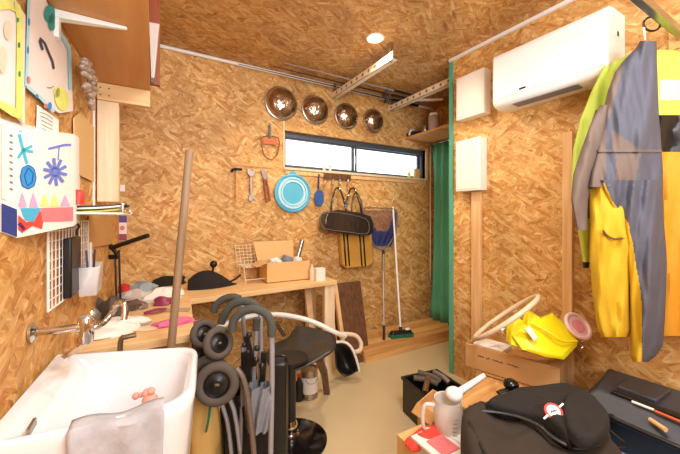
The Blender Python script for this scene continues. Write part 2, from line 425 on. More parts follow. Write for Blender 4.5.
o = thing('sandal', 'black and white sandal pair lying at the left end of alcove shelf', 'shoe', (p.x, p.y, 2.14))
b = B(); b.ball((p.x, p.y, 2.14+.03), .1, 14, (.5, 1.1, .3)); b.build('sole', 'black', o)
b = B(); b.tube([(p.x-.055, p.y, 2.15), (p.x-.03, p.y, 2.21), (p.x+.02, p.y+.01, 2.21), (p.x+.05, p.y, 2.15)], .012, 8); b.build('strap', 'white', o)
# teal curtain
cu = thing('curtain', 'teal green curtain hanging to the floor boards at the alcove corner', 'curtain', (2.8, 2.55, .11))
def cf(u, v):
    y = 2.70-(.70+.03*v)*u ; z = 2.085*(1-v)+.115*v-.03*u*v
    x = 2.80+.028*math.sin(u*44+1.5*math.sin(v*3))-.10*(1-u)*max(0, v-.55)**1.0
    return (x, y, z)
B().grid(cf, 90, 14).build('cloth', 'tealcurtain', cu, solid=.003)
b = B(); b.tube([(2.8, 2.75, 2.095), (2.8, 1.86, 2.095)], .008, 10, sm=0); b.build('rod', 'steel', cu)
b = B(); b.grid(lambda u, v: (2.79, 2.735-.02*u, 2.08*(1-v)+.5*v), 2, 10); b.build('hem', 'cream', cu, solid=.004)
# stack of boards on floor
rows = [(0, 2.32, 1.62, 2.86), (0, 2.43, 1.60, 2.80), (0, 2.54, 1.64, 2.84), (0, 2.65, 1.63, 2.85)]
wds = ['pale plank at front of bottom layer on the floor near the curtain', 'bottom layer plank second from the front', 'bottom layer plank third from the front', 'bottom layer plank against the back wall']
wdt = ['top layer pine plank at the front of the low floor stack', 'top layer plank under the green broom head', 'top layer plank behind the broom head', 'narrow top layer plank touching the back wall']
for k in range(4):
    y = 2.315+k*.107
    B().box((1.60+.02*(k % 2), y, .0), (2.84-.03*(k % 2), y+.10, .052)).build('timber_board', ['plank', 'plank2'][k % 2], bevel=.003)
    tag(bpy.context.scene.collection.objects[-1], wds[k], 'board', 'boards in the low floor stack')
for k in range(4):
    y = 2.312+k*.107
    B().box((1.585+.035*((k*2) % 3), y, .053), (2.84-.04*((k+1) % 2), y+.102-(.02 if k == 3 else 0), .105+.004*(k % 2))).build('timber_board', ['plank2', 'plank'][k % 2], bevel=.003)
    tag(bpy.context.scene.collection.objects[-1], wdt[k], 'board', 'boards in the low floor stack')
# landing net hung on wall
nt_ = thing('landing_net', 'navy blue triangular landing net hanging handle down on the back wall', 'net', PZ(384, 340, .11))
Pn = lambda x, y, o=.03: PY(x, y, YB-o)
b = B(); b.tube([Pn(361, 209), Pn(380, 208), Pn(396, 210), Pn(397, 222), Pn(394, 236), Pn(383, 250), Pn(371, 241), Pn(364, 226)], .006, 8, closed=True); b.build('hoop', 'grey', nt_)
def netf(u, v):
    L_ = Vector(Pn(361+14*v**1.3, 210+36*v, .03)); R_ = Vector(Pn(396-5*v**3, 210+36*v, .03)); p = L_.lerp(R_, u)
    p.y -= .05*math.sin(PI*u)*math.sin(PI*min(v*1.1, 1))+.006*math.sin(u*25+v*9); return p
B().grid(netf, 24, 12, pick=lambda u, v: 0 if (abs(u-.45) > .62-v*.75 or v > .55) else 1).build('mesh_bag', ['netblue', 'netbrown'], nt_)
a = Pn(383.5, 250, .03); c_ = PZ(384, 340, .11)
b = B(); b.tube([a, a.lerp(c_, .85)], .008, 10, sm=0); b.build('pole', 'steel', nt_)
b = B(); b.tube([a.lerp(c_, .85), c_], .013, 10, sm=0); b.tube([a, a.lerp(c_, .05)], .012, 10, sm=0); b.build('grip', 'black', nt_)
# broom
br = thing('broom', 'deck brush with white pole and green bristles standing on the boards', 'broom', PZ(401, 337, .11))
base = PZ(401, 337, .107); top = PY(393, 207, YB-.02); neck = base+(top-base)*.07
b = B(); b.tube([neck, top], .010, 10, sm=0); b.build('pole', 'white', br)
hd = Vector((.11, -.03, 0))
b = B(); b.hexa([base-hd+Vector((0,-.03,.03)), base+hd+Vector((0,-.03,.03)), base+hd+Vector((0,.03,.03)), base-hd+Vector((0,.03,.03)),
                 base-hd*.8+Vector((0,-.02,.065)), base+hd*.8+Vector((0,-.02,.065)), base+hd*.8+Vector((0,.02,.065)), base-hd*.8+Vector((0,.02,.065))])
b.tube([base+Vector((0,0,.05)), neck], .016, 10, sm=0); b.build('head', 'black', br, bevel=.006)
b = B()
for i in range(9):
    for j in range(3):
        c_ = base+hd*((i-4)/4.4)+Vector((0, (j-1)*.022, 0)); b.bar(c_+Vector((0,0,.001)), c_+Vector((0,0,.035)), .022, .018)
b.build('bristles', 'green', br)
c_ = base+hd*.55+Vector((0, -.01, .075)); b = B(); b.ball(c_, .022, 10, (1.4, .8, .6)); b.build('hang_tag', 'white', br)
# white pipe bracketed by dark rods under ceiling
def rod_thing(label, y, z, x0, x1, m, r):
    o = thing('fishing_rod', label, 'rod', ((x0+x1)/2, y, z-r), 'rods laid on the ceiling rails')
    b = B(); b.tube([(x0, y, z), (x1-.35, y, z)], lambda t: r*(.35+.65*t), 8, sm=6); b.build('blank', m, o)
    b = B(); b.tube([(x1-.35, y, z), (x1, y, z)], r*1.6, 10, sm=0); b.build('grip', 'black', o)
    b = B(); b.lathe([(.008, -.03), (.022, -.028), (.014, -.012), (.014, .012), (.022, .028), (.008, .03)], (x1-.42, y, z-.03), (1, 0, 0), 14)
    b.tube([(x1-.42, y, z), (x1-.42, y, z-.03)], .005, 6, sm=0); b.build('reel', 'dirt', o)
rod_thing('dark thin fishing rod nearest the back wall under the ceiling', 2.62, 2.462, .6, 2.5, 'black', .008)
rod_thing('dark thin fishing rod laid middle of the ceiling rails', 2.52, 2.462, .85, 2.4, 'black', .008)
rod_thing('thin grey fishing rod laid frontmost on the ceiling rails', 2.42, 2.462, .9, 2.35, 'greytube', .007)
o = thing('white_pipe', 'short white pipe hanging off right end of ceiling rails above alcove shelf', 'pipe', (2.55, 2.4, 2.3))
a, c_ = PX(414, 109, 2.42), PX(441, 113, 2.56)
b = B(); b.tube([(2.3, 2.55, 2.463), (2.58, 2.35, 2.463)], .014, 12, sm=0); b.build('tube', 'white', o)
def rail(label, x, ya, yb, z):
    o = thing('slotted_rail', label, 'rail', (x, (ya+yb)/2, z), 'slotted rails fixed under the ceiling')
    b = B(); b.box((x, ya, z), (x+.045, yb, z+.004)); b.box((x, ya, z), (x+.003, yb, z+.055))
    b.build('angle_bar', 'wirecream', o)
    b = B(); n = int((yb-ya)/.085)
    for i in range(n):
        y = ya+.04+i*.085; b.lathe([(.0005, -.0008), (.014, -.0008)], (x, y, z+.03), (1, 0, 0), 12, caps=False)
    b.build('slot', 'cardin', o, kind='stuff')
    for y in (ya+.03, yb-.05):
        b = B(); b.box((x+.01, y, z), (x+.03, y+.02, CEIL)); b.build('hanger', 'steel', o)
rail('slotted cream rail nearest the ceiling lamp', 1.50, 1.83, YB, 2.39)
rail('slotted cream rail above the alcove shelf', 2.20, 1.90, YB, 2.39)
# mirror domes
for k, (px, py, rr, lb) in enumerate(((282, 103, .140, 'leftmost and largest of four shiny metal domes above the window'), (316, 109.5, .128, 'second shiny metal dome from left above the window'),
                                (347, 116, .122, 'third shiny metal dome from left above the window'), (374, 120.5, .116, 'rightmost shiny metal dome above the window'))):
    p = PY(px, py, YB-.03); o = thing('metal_bowl', lb, 'bowl', p, 'shiny metal bowls hung above the window')
    prof = [(rr*1.02, -.0195), (rr*1.02, -.004)]+[(rr*math.cos(a)**.9, rr*.66*math.sin(a)) for a in [i*PI/2/14 for i in range(14)]]+[(.002, rr*.66)]
    B().lathe(prof, (p.x, YB-.02, p.z), (0, -1, 0), 40).build('shell', 'dome', o)
    B().lathe([(rr*1.0, -.006), (rr*1.05, -.006), (rr*1.05, .004), (rr*1.0, .006)], (p.x, YB-.02, p.z), (0, -1, 0), 40, caps=False).build('rim', 'steel', o)
# ---- tools hung on the back wall
HUNG = {'hammer': (237, 171), 'wrench': (251, 171), 'pliers': (264, 173), 'garden_scraper': (270, 127), 'hand_shovel': (319, 176)}
W = lambda o: (lambda x, y: PY(x, y, YB-o))
def extr(b, pts, o, th):  # pixel polygon on the back wall, extruded toward the room
    b.slab([PY(x, y, YB-o) for x, y in pts], (0, -th, 0))
o = thing('hammer', 'claw hammer with wooden handle, leftmost tool on the back wall', 'hammer', W(.02)(237, 200))
b = B(); b.tube([W(.02)(236.5, 171), W(.02)(236.3, 200)], .009, 8, sm=0); b.build('handle', 'plank', o)
b = B(); b.tube([W(.02)(236.5, 170), W(.02)(236.4, 182)], .0065, 8, sm=0); b.tube([W(.02)(231.5, 172), W(.02)(233, 169.5), W(.02)(237, 169), W(.02)(242, 169.5)], .010, 8); b.build('head', 'black', o)
o = thing('wrench', 'grey adjustable spanner hanging between the hammer and the red pliers', 'wrench', W(.02)(251, 202))
b = B(); b.bar(W(.018)(251, 172), W(.018)(251.3, 196), .02, .012, (0, 1, 0)); b.build('shank', 'steel', o, bevel=.003)
b = B(); extr(b, [(247, 168), (250, 171), (252, 171), (255, 168), (255, 174), (252, 177), (249, 176), (247, 173)], .015, .014); b.build('jaw', 'steel', o, bevel=.002)
b = B(); extr(b, [(249, 195), (254, 195), (255, 201), (252.5, 199), (250.5, 202), (248, 200)], .015, .014); b.build('jaw', 'steel', o, bevel=.002)
o = thing('pliers', 'pliers with dark red handles hanging left of the round blue sieve', 'pliers', W(.02)(266, 202))
b = B(); b.tube([W(.02)(264, 179), W(.02)(265, 190), W(.02)(267, 202)], .009, 8); b.build('handle', 'darkwood', o)
b = B(); b.tube([W(.02)(266, 179), W(.02)(268.5, 190), W(.02)(270, 201)], .009, 8); b.build('handle', 'darkwood', o)
b = B(); extr(b, [(260, 170), (263, 169), (267, 174), (268, 180), (264, 181), (262, 176)], .012, .014); b.build('jaw', 'steel', o, bevel=.002)
o = thing('garden_scraper', 'orange framed hand scraper with grey handle hanging left of the window', 'scraper', W(.02)(270, 159))
b = B(); b.tube([W(.02)(262, 137), W(.02)(278.5, 138), W(.02)(278, 152), W(.02)(275, 157), (W(.02)(271, 159.5)), W(.02)(265, 156), W(.02)(262.5, 149)], .0048, 8, closed=True); b.build('frame', 'darkwood', o)
b = B(); extr(b, [(263, 139), (277, 140), (277, 145), (263, 144)], .015, .008); b.build('blade', 'orange', o)
b = B(); b.tube([W(.02)(270, 138), W(.02)(270, 125)], .011, 10, sm=0); b.build('handle', 'grey', o)
# round blue collapsible bowl
p = PY(293.5, 193, YB-.03); o = thing('collapsible_bowl', 'round sky blue ribbed plastic bowl hanging under the window', 'bowl', (p.x, p.y, p.z-.17))
rings = [(.172, .0), (.172, .012), (.158, .016), (.156, .006), (.142, .006), (.140, .014), (.128, .014), (.126, .004), (.114, .004), (.112, .012), (.100, .012), (.098, .002), (.001, .002)]
b = B(); cc = Vector((p.x, YB-.012, p.z)); seq = [0, 0, 1, 0, 1, 1, 2, 1, 0, 1, 1, 2]
for i in range(len(rings)-1):
    b.m = seq[i]; b.lathe([rings[i], rings[i+1]], cc, (0, -1, 0), 44, caps=False)
b.m = 0; b.lathe([(.172, -.002), (.172, 0)], cc, (0, -1, 0), 44); b.build('bowl', ['skyblue', 'skypale', 'skydeep'], o)
b = B(); b.slab([cc+Vector((dx, -.004, dz)) for dx, dz in ((-.05, .155), (.05, .155), (.02, .19), (0, .20), (-.02, .19))], (0, -.008, 0)); b.build('hanging_tab', 'skyblue', o)
# blue hand shovel
o = thing('hand_shovel', 'small dark blue hand shovel hanging right of the round blue bowl', 'shovel', W(.02)(318, 206))
b = B(); b.tube([W(.02)(319, 174), W(.02)(318.5, 192)], .007, 8, sm=0); b.build('handle', 'navypaint', o)
b = B(); extr(b, [(314.5, 193), (317, 190), (321, 190), (323, 193), (323.5, 201), (321, 206), (316, 206), (314, 200)], .012, .014); b.build('blade', 'blue', o, bevel=.004)
# hook rail
o = thing('hook_rail', 'short wooden rail with metal hooks above the black shoulder bag', 'hook rail', W(.02)(336, 180))
b = B(); b.box(tuple(W(0)(323, 179)-Vector((0, .02, 0))), tuple(W(0)(350, 178.5)+Vector((0, 0, .035)))); b.build('rail', 'brown_board', o, bevel=.003)
for x in (325, 333, 340, 348):
    b = B(); b.tube([W(.025)(x, 177), W(.05)(x, 179), W(.06)(x, 184), W(.04)(x, 186), W(.035)(x, 183)], .004, 6); b.build('hook', 'steel', o)
# yellow striped bag and black shoulder bag
o = thing('shoulder_bag', 'mustard canvas bag with black stripes hanging behind the black bag', 'bag', W(.05)(353, 268))
b = B(); hx = [(337, 232), (368, 232), (370, 262), (365, 266), (343, 268), (339, 264)]; extr(b, hx, .008, .07); b.build('body', 'yellowbag', o, bevel=.015)
b = B()
for x in (344.5, 348, 360.5, 364): b.stroke([(x-1, 232), (x+1.5, 266)], 1.5, W(.0795))
b.build('stripes', 'black', o, solid=.002)
b = B(); b.tube([W(.04)(352, 232), W(.04)(352, 205), W(.04)(356, 192), W(.04)(362, 205), W(.04)(364, 232)], .006, 8); b.build('strap', 'brown_board', o)
o = thing('shoulder_bag', 'glossy black holdall with pale piping hanging below the hook rail', 'bag', W(.1)(342, 236))
b = B()
outl = [(319, 218), (322, 212), (332, 210), (352, 212.5), (364, 216), (367, 224), (367, 232), (363, 235), (345, 234), (322, 231), (319, 226)]
extr(b, outl, .085, .12); b.build('body', 'leather', o, bevel=.012, seg=3)
b = B(); b.tube([W(.217)(x, y) for x, y in ((321, 217), (323, 213.5), (333, 212), (352, 215), (366, 219), (369, 225), (368.5, 232), (363, 234), (345, 231.5), (323, 228))], .0022, 6, closed=True, sm=2); b.build('piping', 'grey', o)
for xx, dy in ((331, .19), (346, .12)):
    b = B(); b.tube([W(dy)(xx, 213), W(dy)(xx+1, 200), W(.09)(xx+4, 190), W(.06)(xx+7, 188), W(.09)(xx+10, 192), W(dy)(xx+14, 204), W(dy)(xx+16, 216)], .011, 8, flat=.7); b.build('strap', 'leather', o)

def nail(o, x, y, L_=.03):
    b = B(); q = PY(x, y, YB); b.tube([q+Vector((0, .004, 0)), q+Vector((0, -L_, .002))], .003, 6, sm=0); b.build('nail', 'steel', o)
for o in list(C.objects):
    if o.parent is None and o.name.split('.')[0] in HUNG: nail(o, *HUNG[o.name.split('.')[0]])
for o, (x, y) in zip([q for q in C.objects if q.name.startswith('metal_bowl')], ((282, 103), (316, 109.5), (347, 116), (374, 120.5))): nail(o, x, y-11, .02)
# window sill ornaments
for px, lb in ((324, 'small clear glass jar left on the window sill'), (330, 'small clear glass jar second on the window sill')):
    p = PY(px, 166, YB+.02); o = thing('glass_jar', lb, 'jar', (p.x, p.y, WZ0), 'small jars on the window sill')
    B().lathe([(.016, 0), (.017, .03), (.013, .036), (.013, .045)], (p.x, p.y, WZ0), n=12).build('body', 'clear', o)
    B().lathe([(.014, .045), (.014, .052)], (p.x, p.y, WZ0), n=12).build('lid', 'grey', o)
p = PY(417, 175, YB+.02); o = thing('wooden_block', 'pale wooden block at the right end of the window sill', 'block', (p.x, p.y, WZ0))
B().box((p.x-.04, p.y-.015, WZ0), (p.x+.03, p.y+.02, WZ0+.11)).build('block', 'card2', o, bevel=.003)
p = PY(409, 178, YB+.02); B().lathe([(.02, 0), (.02, .05), (.008, .065), (.008, .08)], (p.x, p.y, WZ0), n=12).build('bottle', 'limepaint'); tag(bpy.context.scene.collection.objects[-1], 'tiny yellow green bottle beside the block on the sill', 'bottle')
# ================================================================ BENCH
ZB = .75
o = thing('workbench', 'long pale L shaped wooden workbench along the back wall', 'workbench', (.4, 2.2, 0))
yfl, yfr = 1.54, 2.24
b = B(); b.slab([(lwx(yfl)+.005, yfl, ZB-.035), (.165, yfl, ZB-.035), (.215, 2.18, ZB-.035), (.215, 2.20, ZB-.035), (1.30, 2.28, ZB-.035), (1.30, YB-.002, ZB-.035), (lwx(YB)+.005, YB-.002, ZB-.035)], (0, 0, .035))
b.build('top', 'pine', o, bevel=.003)
for x, y in ((lwx(1.6)+.06, 1.6), (.12, 1.62), (.17, 2.25), (lwx(2.65)+.06, 2.68)):
    B().box((x-.04, y-.02, 0), (x+.04, y+.02, ZB-.036)).build('leg', 'stud', o, bevel=.002)
for x, y in ((1.25, 2.33), (1.25, 2.68)):
    B().box((x-.045, y-.02, 0), (x+.045, y+.02, ZB-.036)).build('leg', 'pine_v', o, bevel=.002)
B().box((.2, YB-.04, ZB-.13), (1.28, YB-.003, ZB-.036)).build('rail', 'plank2', o)
# leaning studs under the bench end
for k, (x0, x1, yb_, lb) in enumerate(((1.11, 1.16, 2.30, 'pale timber post leaning leftmost under the bench end'), (1.31, 1.37, 2.34, 'pale timber post leaning right of the bench leg'), (1.385, 1.42, 2.29, 'pale timber post leaning next to the brown board'))):
    b = B(); zt = .70 if k == 0 else .68
    b.hexa([(x0, yb_, 0), (x1, yb_, 0), (x1, yb_+.03, 0), (x0, yb_+.03, 0), (x0, yb_+.20, zt), (x1, yb_+.20, zt), (x1, yb_+.23, zt), (x0, yb_+.23, zt)])
    tag(b.build('timber_post', 'stud', bevel=.002), lb, 'post', 'timber posts leaning at bench end')
# big brown board leaning
b = B(); yb_ = 2.29
b.hexa([(1.395, 2.345, 0), (1.675, 2.345, 0), (1.675, 2.37, 0), (1.395, 2.37, 0), (1.45, 2.69, .625), (1.80, 2.69, .625), (1.80, 2.715, .625), (1.45, 2.715, .625)])
tag(b.build('wooden_board', 'brown_board', bevel=.003), 'dark brown board leaning on the back wall right of the workbench', 'board')
# clutter on bench right part
c0 = PZ(213, 288, ZB)
o = thing('black_weight', 'black teardrop shaped object with round knob on the workbench', 'tool', (c0.x, c0.y, ZB))
b = B(); L_ = .17
rgs = []
for i in range(11):
    u = i/10; x = -L_*.95+u*2*L_; hh = .115*math.sin(PI*min(1, .12+u*.95))**.8*(1.25-u*.5)+.004; ww = .07*math.sin(PI*min(.97, .1+u*.86))+.004
    ctr = Vector((c0.x+x, c0.y+.04+x*.1, ZB)); 
    rgs.append([ctr+Vector((0, ww*math.cos(a), max(0, hh*(math.sin(a))))) for a in [2*PI*k/14 for k in range(14)]])
b.loft(rgs); b.build('body', 'blackfab', o)
b = B(); kp = c0+Vector((.01, .04, .165)); b.ball(kp, .027); b.tube([c0+Vector((0, .04, .06)), kp], .008, 8, sm=0); b.build('knob', 'black', o)
b = B(); b.tube([c0+Vector((.12, .05, .02)), c0+Vector((.17, .06, .04)), c0+Vector((.21, .07, .065))], .008, 8); b.build('spout', 'blackfab', o)
# wire basket with tall back
p0 = PZ(240, 281, ZB); o = thing('wire_rack', 'cream wire rack with tall mesh back standing on the workbench', 'rack', (p0.x+.1, p0.y, ZB))
def wiregrid(b, O, U, V, nu, nv, r):
    for i in range(nu+1): b.tube([O+U*(i/nu), O+U*(i/nu)+V], r, 5, sm=0)
    for j in range(nv+1): b.tube([O+V*(j/nv), O+V*(j/nv)+U], r, 5, sm=0)
b = B(); A = Vector((p0.x+.0, 2.56, ZB)); wiregrid(b, A+Vector((-.02, .08, .13)), Vector((.24, .02, 0)), Vector((-.01, .03, .15)), 8, 6, .002); b.build('mesh_back', 'wirecream', o)
b = B(); wiregrid(b, A+Vector((0, -.05, .12)), Vector((.2, .02, 0)), Vector((0, .13, .01)), 7, 4, .002); b.build('mesh_shelf', 'wirecream', o)
b = B()
for dx in (0, .2):
    b.tube([A+Vector((dx, -.05, .12)), A+Vector((dx+.01, -.07, .0))], .003, 6, sm=0); b.tube([A+Vector((dx, .08, .13)), A+Vector((dx, .10, .0))], .003, 6, sm=0)
    b.tube([A+Vector((dx, -.06, .06)), A+Vector((dx, .09, .06))], .003, 6, sm=0)
b.tube([A+Vector((0, -.07, .03)), A+Vector((.2, -.07, .03))], .003, 6, sm=0)
b.build('stand', 'wirecream', o)
# open cardboard box with contents
q0 = PZ(268, 284, ZB); q1 = PZ(312, 280, ZB)
yq = q0.y+.02
o = thing('cardboard_box', 'open cardboard box full of odds and ends on the workbench', 'box', ((q0.x+q1.x)/2, yq+.1, ZB))
x0, x1, yy0, yy1, hh = q0.x, q1.x+.0, yq, yq+.2, .155
b = B(); b.box((x0, yy0, ZB), (x1, yy0+.006, ZB+hh)); b.box((x0, yy1-.006, ZB), (x1, yy1, ZB+hh)); b.box((x0, yy0+.006, ZB), (x0+.006, yy1-.006, ZB+hh)); b.box((x1-.006, yy0+.006, ZB), (x1, yy1-.006, ZB+hh)); b.box((x0, yy0, ZB), (x1, yy1, ZB+.005))
b.build('carton', 'card2', o)
b = B(); b.hexa([(x0-.02, yy1-.006, ZB+hh), (x1-.06, yy1-.006, ZB+hh), (x1-.06, yy1, ZB+hh), (x0-.02, yy1, ZB+hh), (x0-.04, yy1+.04, ZB+hh+.15), (x1-.05, yy1+.04, ZB+hh+.15), (x1-.05, yy1+.046, ZB+hh+.15), (x0-.04, yy1+.046, ZB+hh+.15)])
b.slab([(x0, yy0, ZB+hh), (x0, yy1, ZB+hh), (x0-.08, yy1-.02, ZB+hh-.03), (x0-.08, yy0+.02, ZB+hh-.03)], (0, 0, .004)); b.build('flap', 'card2', o)
for i, (fx, fy, rr, mm, nm, lb) in enumerate(((.25, .4, .05, 'white', 'rag', 'crumpled white rag on left in the open cardboard box'), (.55, .5, .055, 'greyfab', 'rag', 'grey rag bundled in middle of the open cardboard box'), (.78, .4, .04, 'paper', 'paper_ball', 'pale paper ball at the right in the open cardboard box'))):
    cx_, cy_ = x0+(x1-x0)*fx, yy0+.2*fy; b = B(); b.ball((cx_, cy_, ZB+hh-.005), rr, 14, (1, .9, .7))
    for v in b.v: v += Vector((nz(v, 30, .02), nz(v+Vector((3,1,2)), 30, .02), nz(v+Vector((1,5,2)), 30, .02)))
    tag(b.build(nm, mm), lb, 'rag')
o = thing('metal_tube', 'silver tube sticking up out of the open cardboard box', 'tube', (x1-.09, yy0+.12, ZB+.01))
b = B(); b.tube([(x1-.10, yy0+.12, ZB+.02), (x1-.0, yy0+.15, ZB+.31)], .02, 14, sm=0); b.build('tube', 'steel', o)
p = PZ(321, 281, ZB); o = thing('small_carton', 'little cream carton standing at the right end of the workbench', 'box', (p.x, p.y, ZB))
B().box((p.x-.04, p.y, ZB), (p.x+.04, p.y+.06, ZB+.10)).build('carton', 'paper', o, bevel=.002)
p = PZ(314, 281, ZB); o = thing('spray_bottle', 'small pale bottle between the cardboard box and cream carton', 'bottle', (p.x, p.y+.04, ZB))
B().lathe([(.02, 0), (.02, .09), (.008, .11), (.008, .13)], (p.x, p.y+.04, ZB), n=12).build('body', 'cream', o)
# ---- left bench clutter
def crumple(name, label, cat, px, py, sx, sy, sz, m, z=ZB, seed=0, rot=0):
    c = PZ(px, py, z); b = B(); b.ball((0, 0, 0), 1, 18, (1, 1, 1)); ca, sa = math.cos(rot), math.sin(rot)
    for v in b.v:
        n_ = 1+.45*noise.noise(v*1.7+Vector((seed*3.1, seed, 0)))+.2*noise.noise(v*5+Vector((seed, 0, 0)))
        v *= n_; x, y = v.x*sx, v.y*sy; v.x, v.y = c.x+x*ca-y*sa, c.y+x*sa+y*ca; v.z = z+max(.0, v.z*sz+sz*.35)
    o = b.build(name, m); tag(o, label, cat); return o
crumple('paper_wrapping', 'crumpled white paper on the workbench behind the wooden pole', 'paper', 152, 296, .13, .07, .02, 'paper', seed=1)
crumple('paper_wrapping', 'crumpled grey white plastic wrapping beside the red capped bottle', 'paper', 143, 291, .08, .05, .05, 'palegrey', seed=2)
crumple('white_rag', 'white rag heaped at the bench edge behind the sink', 'rag', 125, 327, .09, .05, .035, 'paper', seed=3)
crumple('white_rag', 'small white rag on bench right behind the tap', 'rag', 99, 336, .05, .03, .03, 'white', seed=4)
crumple('tool_pouch', 'dark mottled pouch on the bench against the left wall', 'pouch', 95, 318, .06, .04, .06, 'dirt', seed=5)
crumple('tangled_strap', 'tangled dark straps below the black folding arm', 'strap', 113, 318, .06, .05, .07, 'dirt', seed=6)
crumple('grey_glove', 'grey work glove lying right of the tangled straps', 'glove', 134, 309, .06, .05, .035, 'browntube', seed=7)
crumple('magenta_packet', 'magenta pink packet at the right edge of the left bench', 'packet', 174, 324, .10, .045, .018, 'magenta', seed=8, rot=.2)
crumple('white_sheet', 'cream paper sheet under the magenta packet', 'paper', 140, 330, .09, .03, .01, 'cream', seed=9)
crumple('cloth_hat', 'black cloth cap lying behind the wooden pole on the bench', 'cap', 168, 285, .13, .06, .055, 'blackfab', seed=10, rot=.1)
o = thing('scissors', 'plum handled scissors on bench beside the wooden pole', 'scissors', PZ(160, 312, ZB))
b = B(); a1, a2, a3 = PZ(145, 313, ZB+.012), PZ(166, 309, ZB+.014), PZ(190, 309, ZB+.012)
b.tube([a1, a1.lerp(a2, .5)+Vector((0, -.02, 0)), a2, a1.lerp(a2, .5)+Vector((0, .025, 0))], .007, 8, closed=True); b.build('handle', 'plum', o)
b = B(); b.bar(a2, a3, .018, .005); b.build('blade', 'greytube', o)
o = thing('glue_bottle', 'squat bottle with red cap behind the black folding arm', 'bottle', PZ(124, 300, ZB))
p = o.location.copy()
B().lathe([(.03, 0), (.032, .03), (.028, .05)], p, n=16).build('body', 'black', o)
B().lathe([(.03, .05), (.03, .09), (.012, .1)], p, n=16).build('cap', 'red', o)
crumple('paper_wrapping', 'big crumpled cream paper between the black cap and wooden pole', 'paper', 164, 300, .12, .07, .05, 'paper', seed=21, rot=.3)
crumple('plastic_sheet', 'shiny pale plastic sheet in the middle of left bench', 'plastic', 133, 300, .09, .06, .045, 'clear', seed=22)
crumple('work_glove', 'dark red cloth under the plum handled scissors', 'cloth', 163, 305, .05, .03, .035, 'plum', seed=23)
crumple('white_rag', 'twisted white rag below the tangled straps near tap', 'rag', 114, 335, .10, .035, .045, 'white', seed=24, rot=.3)
crumple('steel_clamp', 'grey metal clamp lying on the bench by left wall', 'clamp', 88, 326, .06, .035, .05, 'steel', seed=25, rot=.8)
# black folding arm lamp
o = thing('folding_arm', 'black jointed clamp arm standing on the workbench', 'lamp', PZ(118, 303, ZB))
pb = PZ(118, 303, ZB+.0); tt = (H-ZB)*F/(303-HY)
b = B(); b.lathe([(.035, 0), (.035, .02), (.012, .03)], pb, n=16); b.build('base', 'black', o)
b = B(); b.bar(pb+Vector((-.008, 0, .02)), PT(115, 250, tt), .01, .014, (0,1,0)); b.bar(pb+Vector((.012, 0, .02)), PT(119, 250, tt), .01, .014, (0,1,0)); b.build('lower_arm', 'black', o)
b = B(); b.tube([PT(111, 248, tt), PT(148, 235.5, tt*.97)], .013, 10, sm=0); b.build('upper_arm', 'black', o)
b = B(); b.tube([PT(105, 257, tt), PT(117, 257, tt)], .014, 10, sm=0); b.tube([PT(110, 245, tt), PT(117, 254, tt)], .012, 10, sm=0); b.build('joint', 'black', o)
# purple white packet on back wall
o = thing('hanging_packet', 'narrow purple and white packet hanging on the back wall near corner', 'packet', W(.02)(122, 240))
b = B(); pr_ = W(.0); b.slab([W(.005)(x, y) for x, y in ((117.5, 213), (127, 213), (127, 241), (117.5, 241))], (0, -.03, 0)); b.build('pack', 'paper', o, bevel=.004)
b = B(); w2 = W(.037); b.pane([(117.7, 213.5), (126.8, 213.5), (126.8, 222.5), (117.7, 222.5)], w2); b.m = 1; b.pane([(118, 234), (126.8, 234), (126.8, 240.5), (118, 240.5)], w2); b.m = 2; b.blob(122.3, 228, 2.4, 2.4, w2); b.build('label', ['purple', 'plum', 'pinkpaint'], o)
B().box(tuple(W(.008)(120, 191.5)), tuple(W(0)(125, 185)+Vector((0, 0, 0)))).build('wall_switch', 'white', bevel=.002); tag(bpy.context.scene.collection.objects[-1], 'tiny white switch plate high on back wall beside the post', 'switch')
# ================================================================ LEFT WALL
o = thing('shelf_unit', 'large plywood shelf high on left wall seen from beneath', 'shelf', (-.15, 1.3, 1.92))
b = B(); b.hexa([(lwx(.2)+.002, .2, 1.922), (-.01, .2, 1.922), (.0, 2.03, 1.922), (lwx(2.03)+.002, 2.03, 1.922), (lwx(.2)+.002, .2, 1.945), (-.01, .2, 1.945), (.0, 2.03, 1.945), (lwx(2.03)+.002, 2.03, 1.945)]); b.build('board', 'ply', o, bevel=.001)
b = B(); b.box((lwx(2.0)+.005, 1.985, 1.835), (.0, 2.03, 1.921)); b.build('crossbeam', 'pine', o, bevel=.004)
b = B(); xl = lwx(2.0); b.box((xl+.005, 1.99, 1.33), (xl+.095, 2.075, 1.834)); b.build('post', 'pine_v', o, bevel=.004)
for y in (1.37, .72):
    b = B(); x = lwx(y)
    b.hexa([(x+.003, y-.018, 1.89), (-.07, y-.007, 1.912), (-.07, y+.007, 1.912), (x+.003, y+.018, 1.89), (x+.003, y-.012, 1.921), (-.07, y-.008, 1.921), (-.07, y+.008, 1.921), (x+.003, y+.012, 1.921)])
    b.box((x+.002, y-.016, 1.83), (x+.022, y+.016, 1.915)); b.ball((x+.02, y, 1.905), .013, 8); b.build('bracket', 'white_paint', o, bevel=.003)
    b = B(); b.bar((x+.01, y, 1.79), (x+.09, y, 1.9), .004, .03, (0, 1, 0))
b = B()
for dx, dz in ((.02, .02), (.055, .02), (.02, .055), (.055, .055)): b.lathe([(.0005, 0), (.005, 0)], (xl+dx, 1.984, 1.84+dz), (0, -1, 0), 8, caps=False)
b.build('screws', 'grey', o)
tz = 2.03/_r(155)[1]
o = thing('hanging_bracket', 'white tapered bracket beside the far end of the plywood shelf', 'bracket', PT(154, 78, 1.76))
b = B(); Q = lambda x, y, t=1.76: PT(x, y, t)
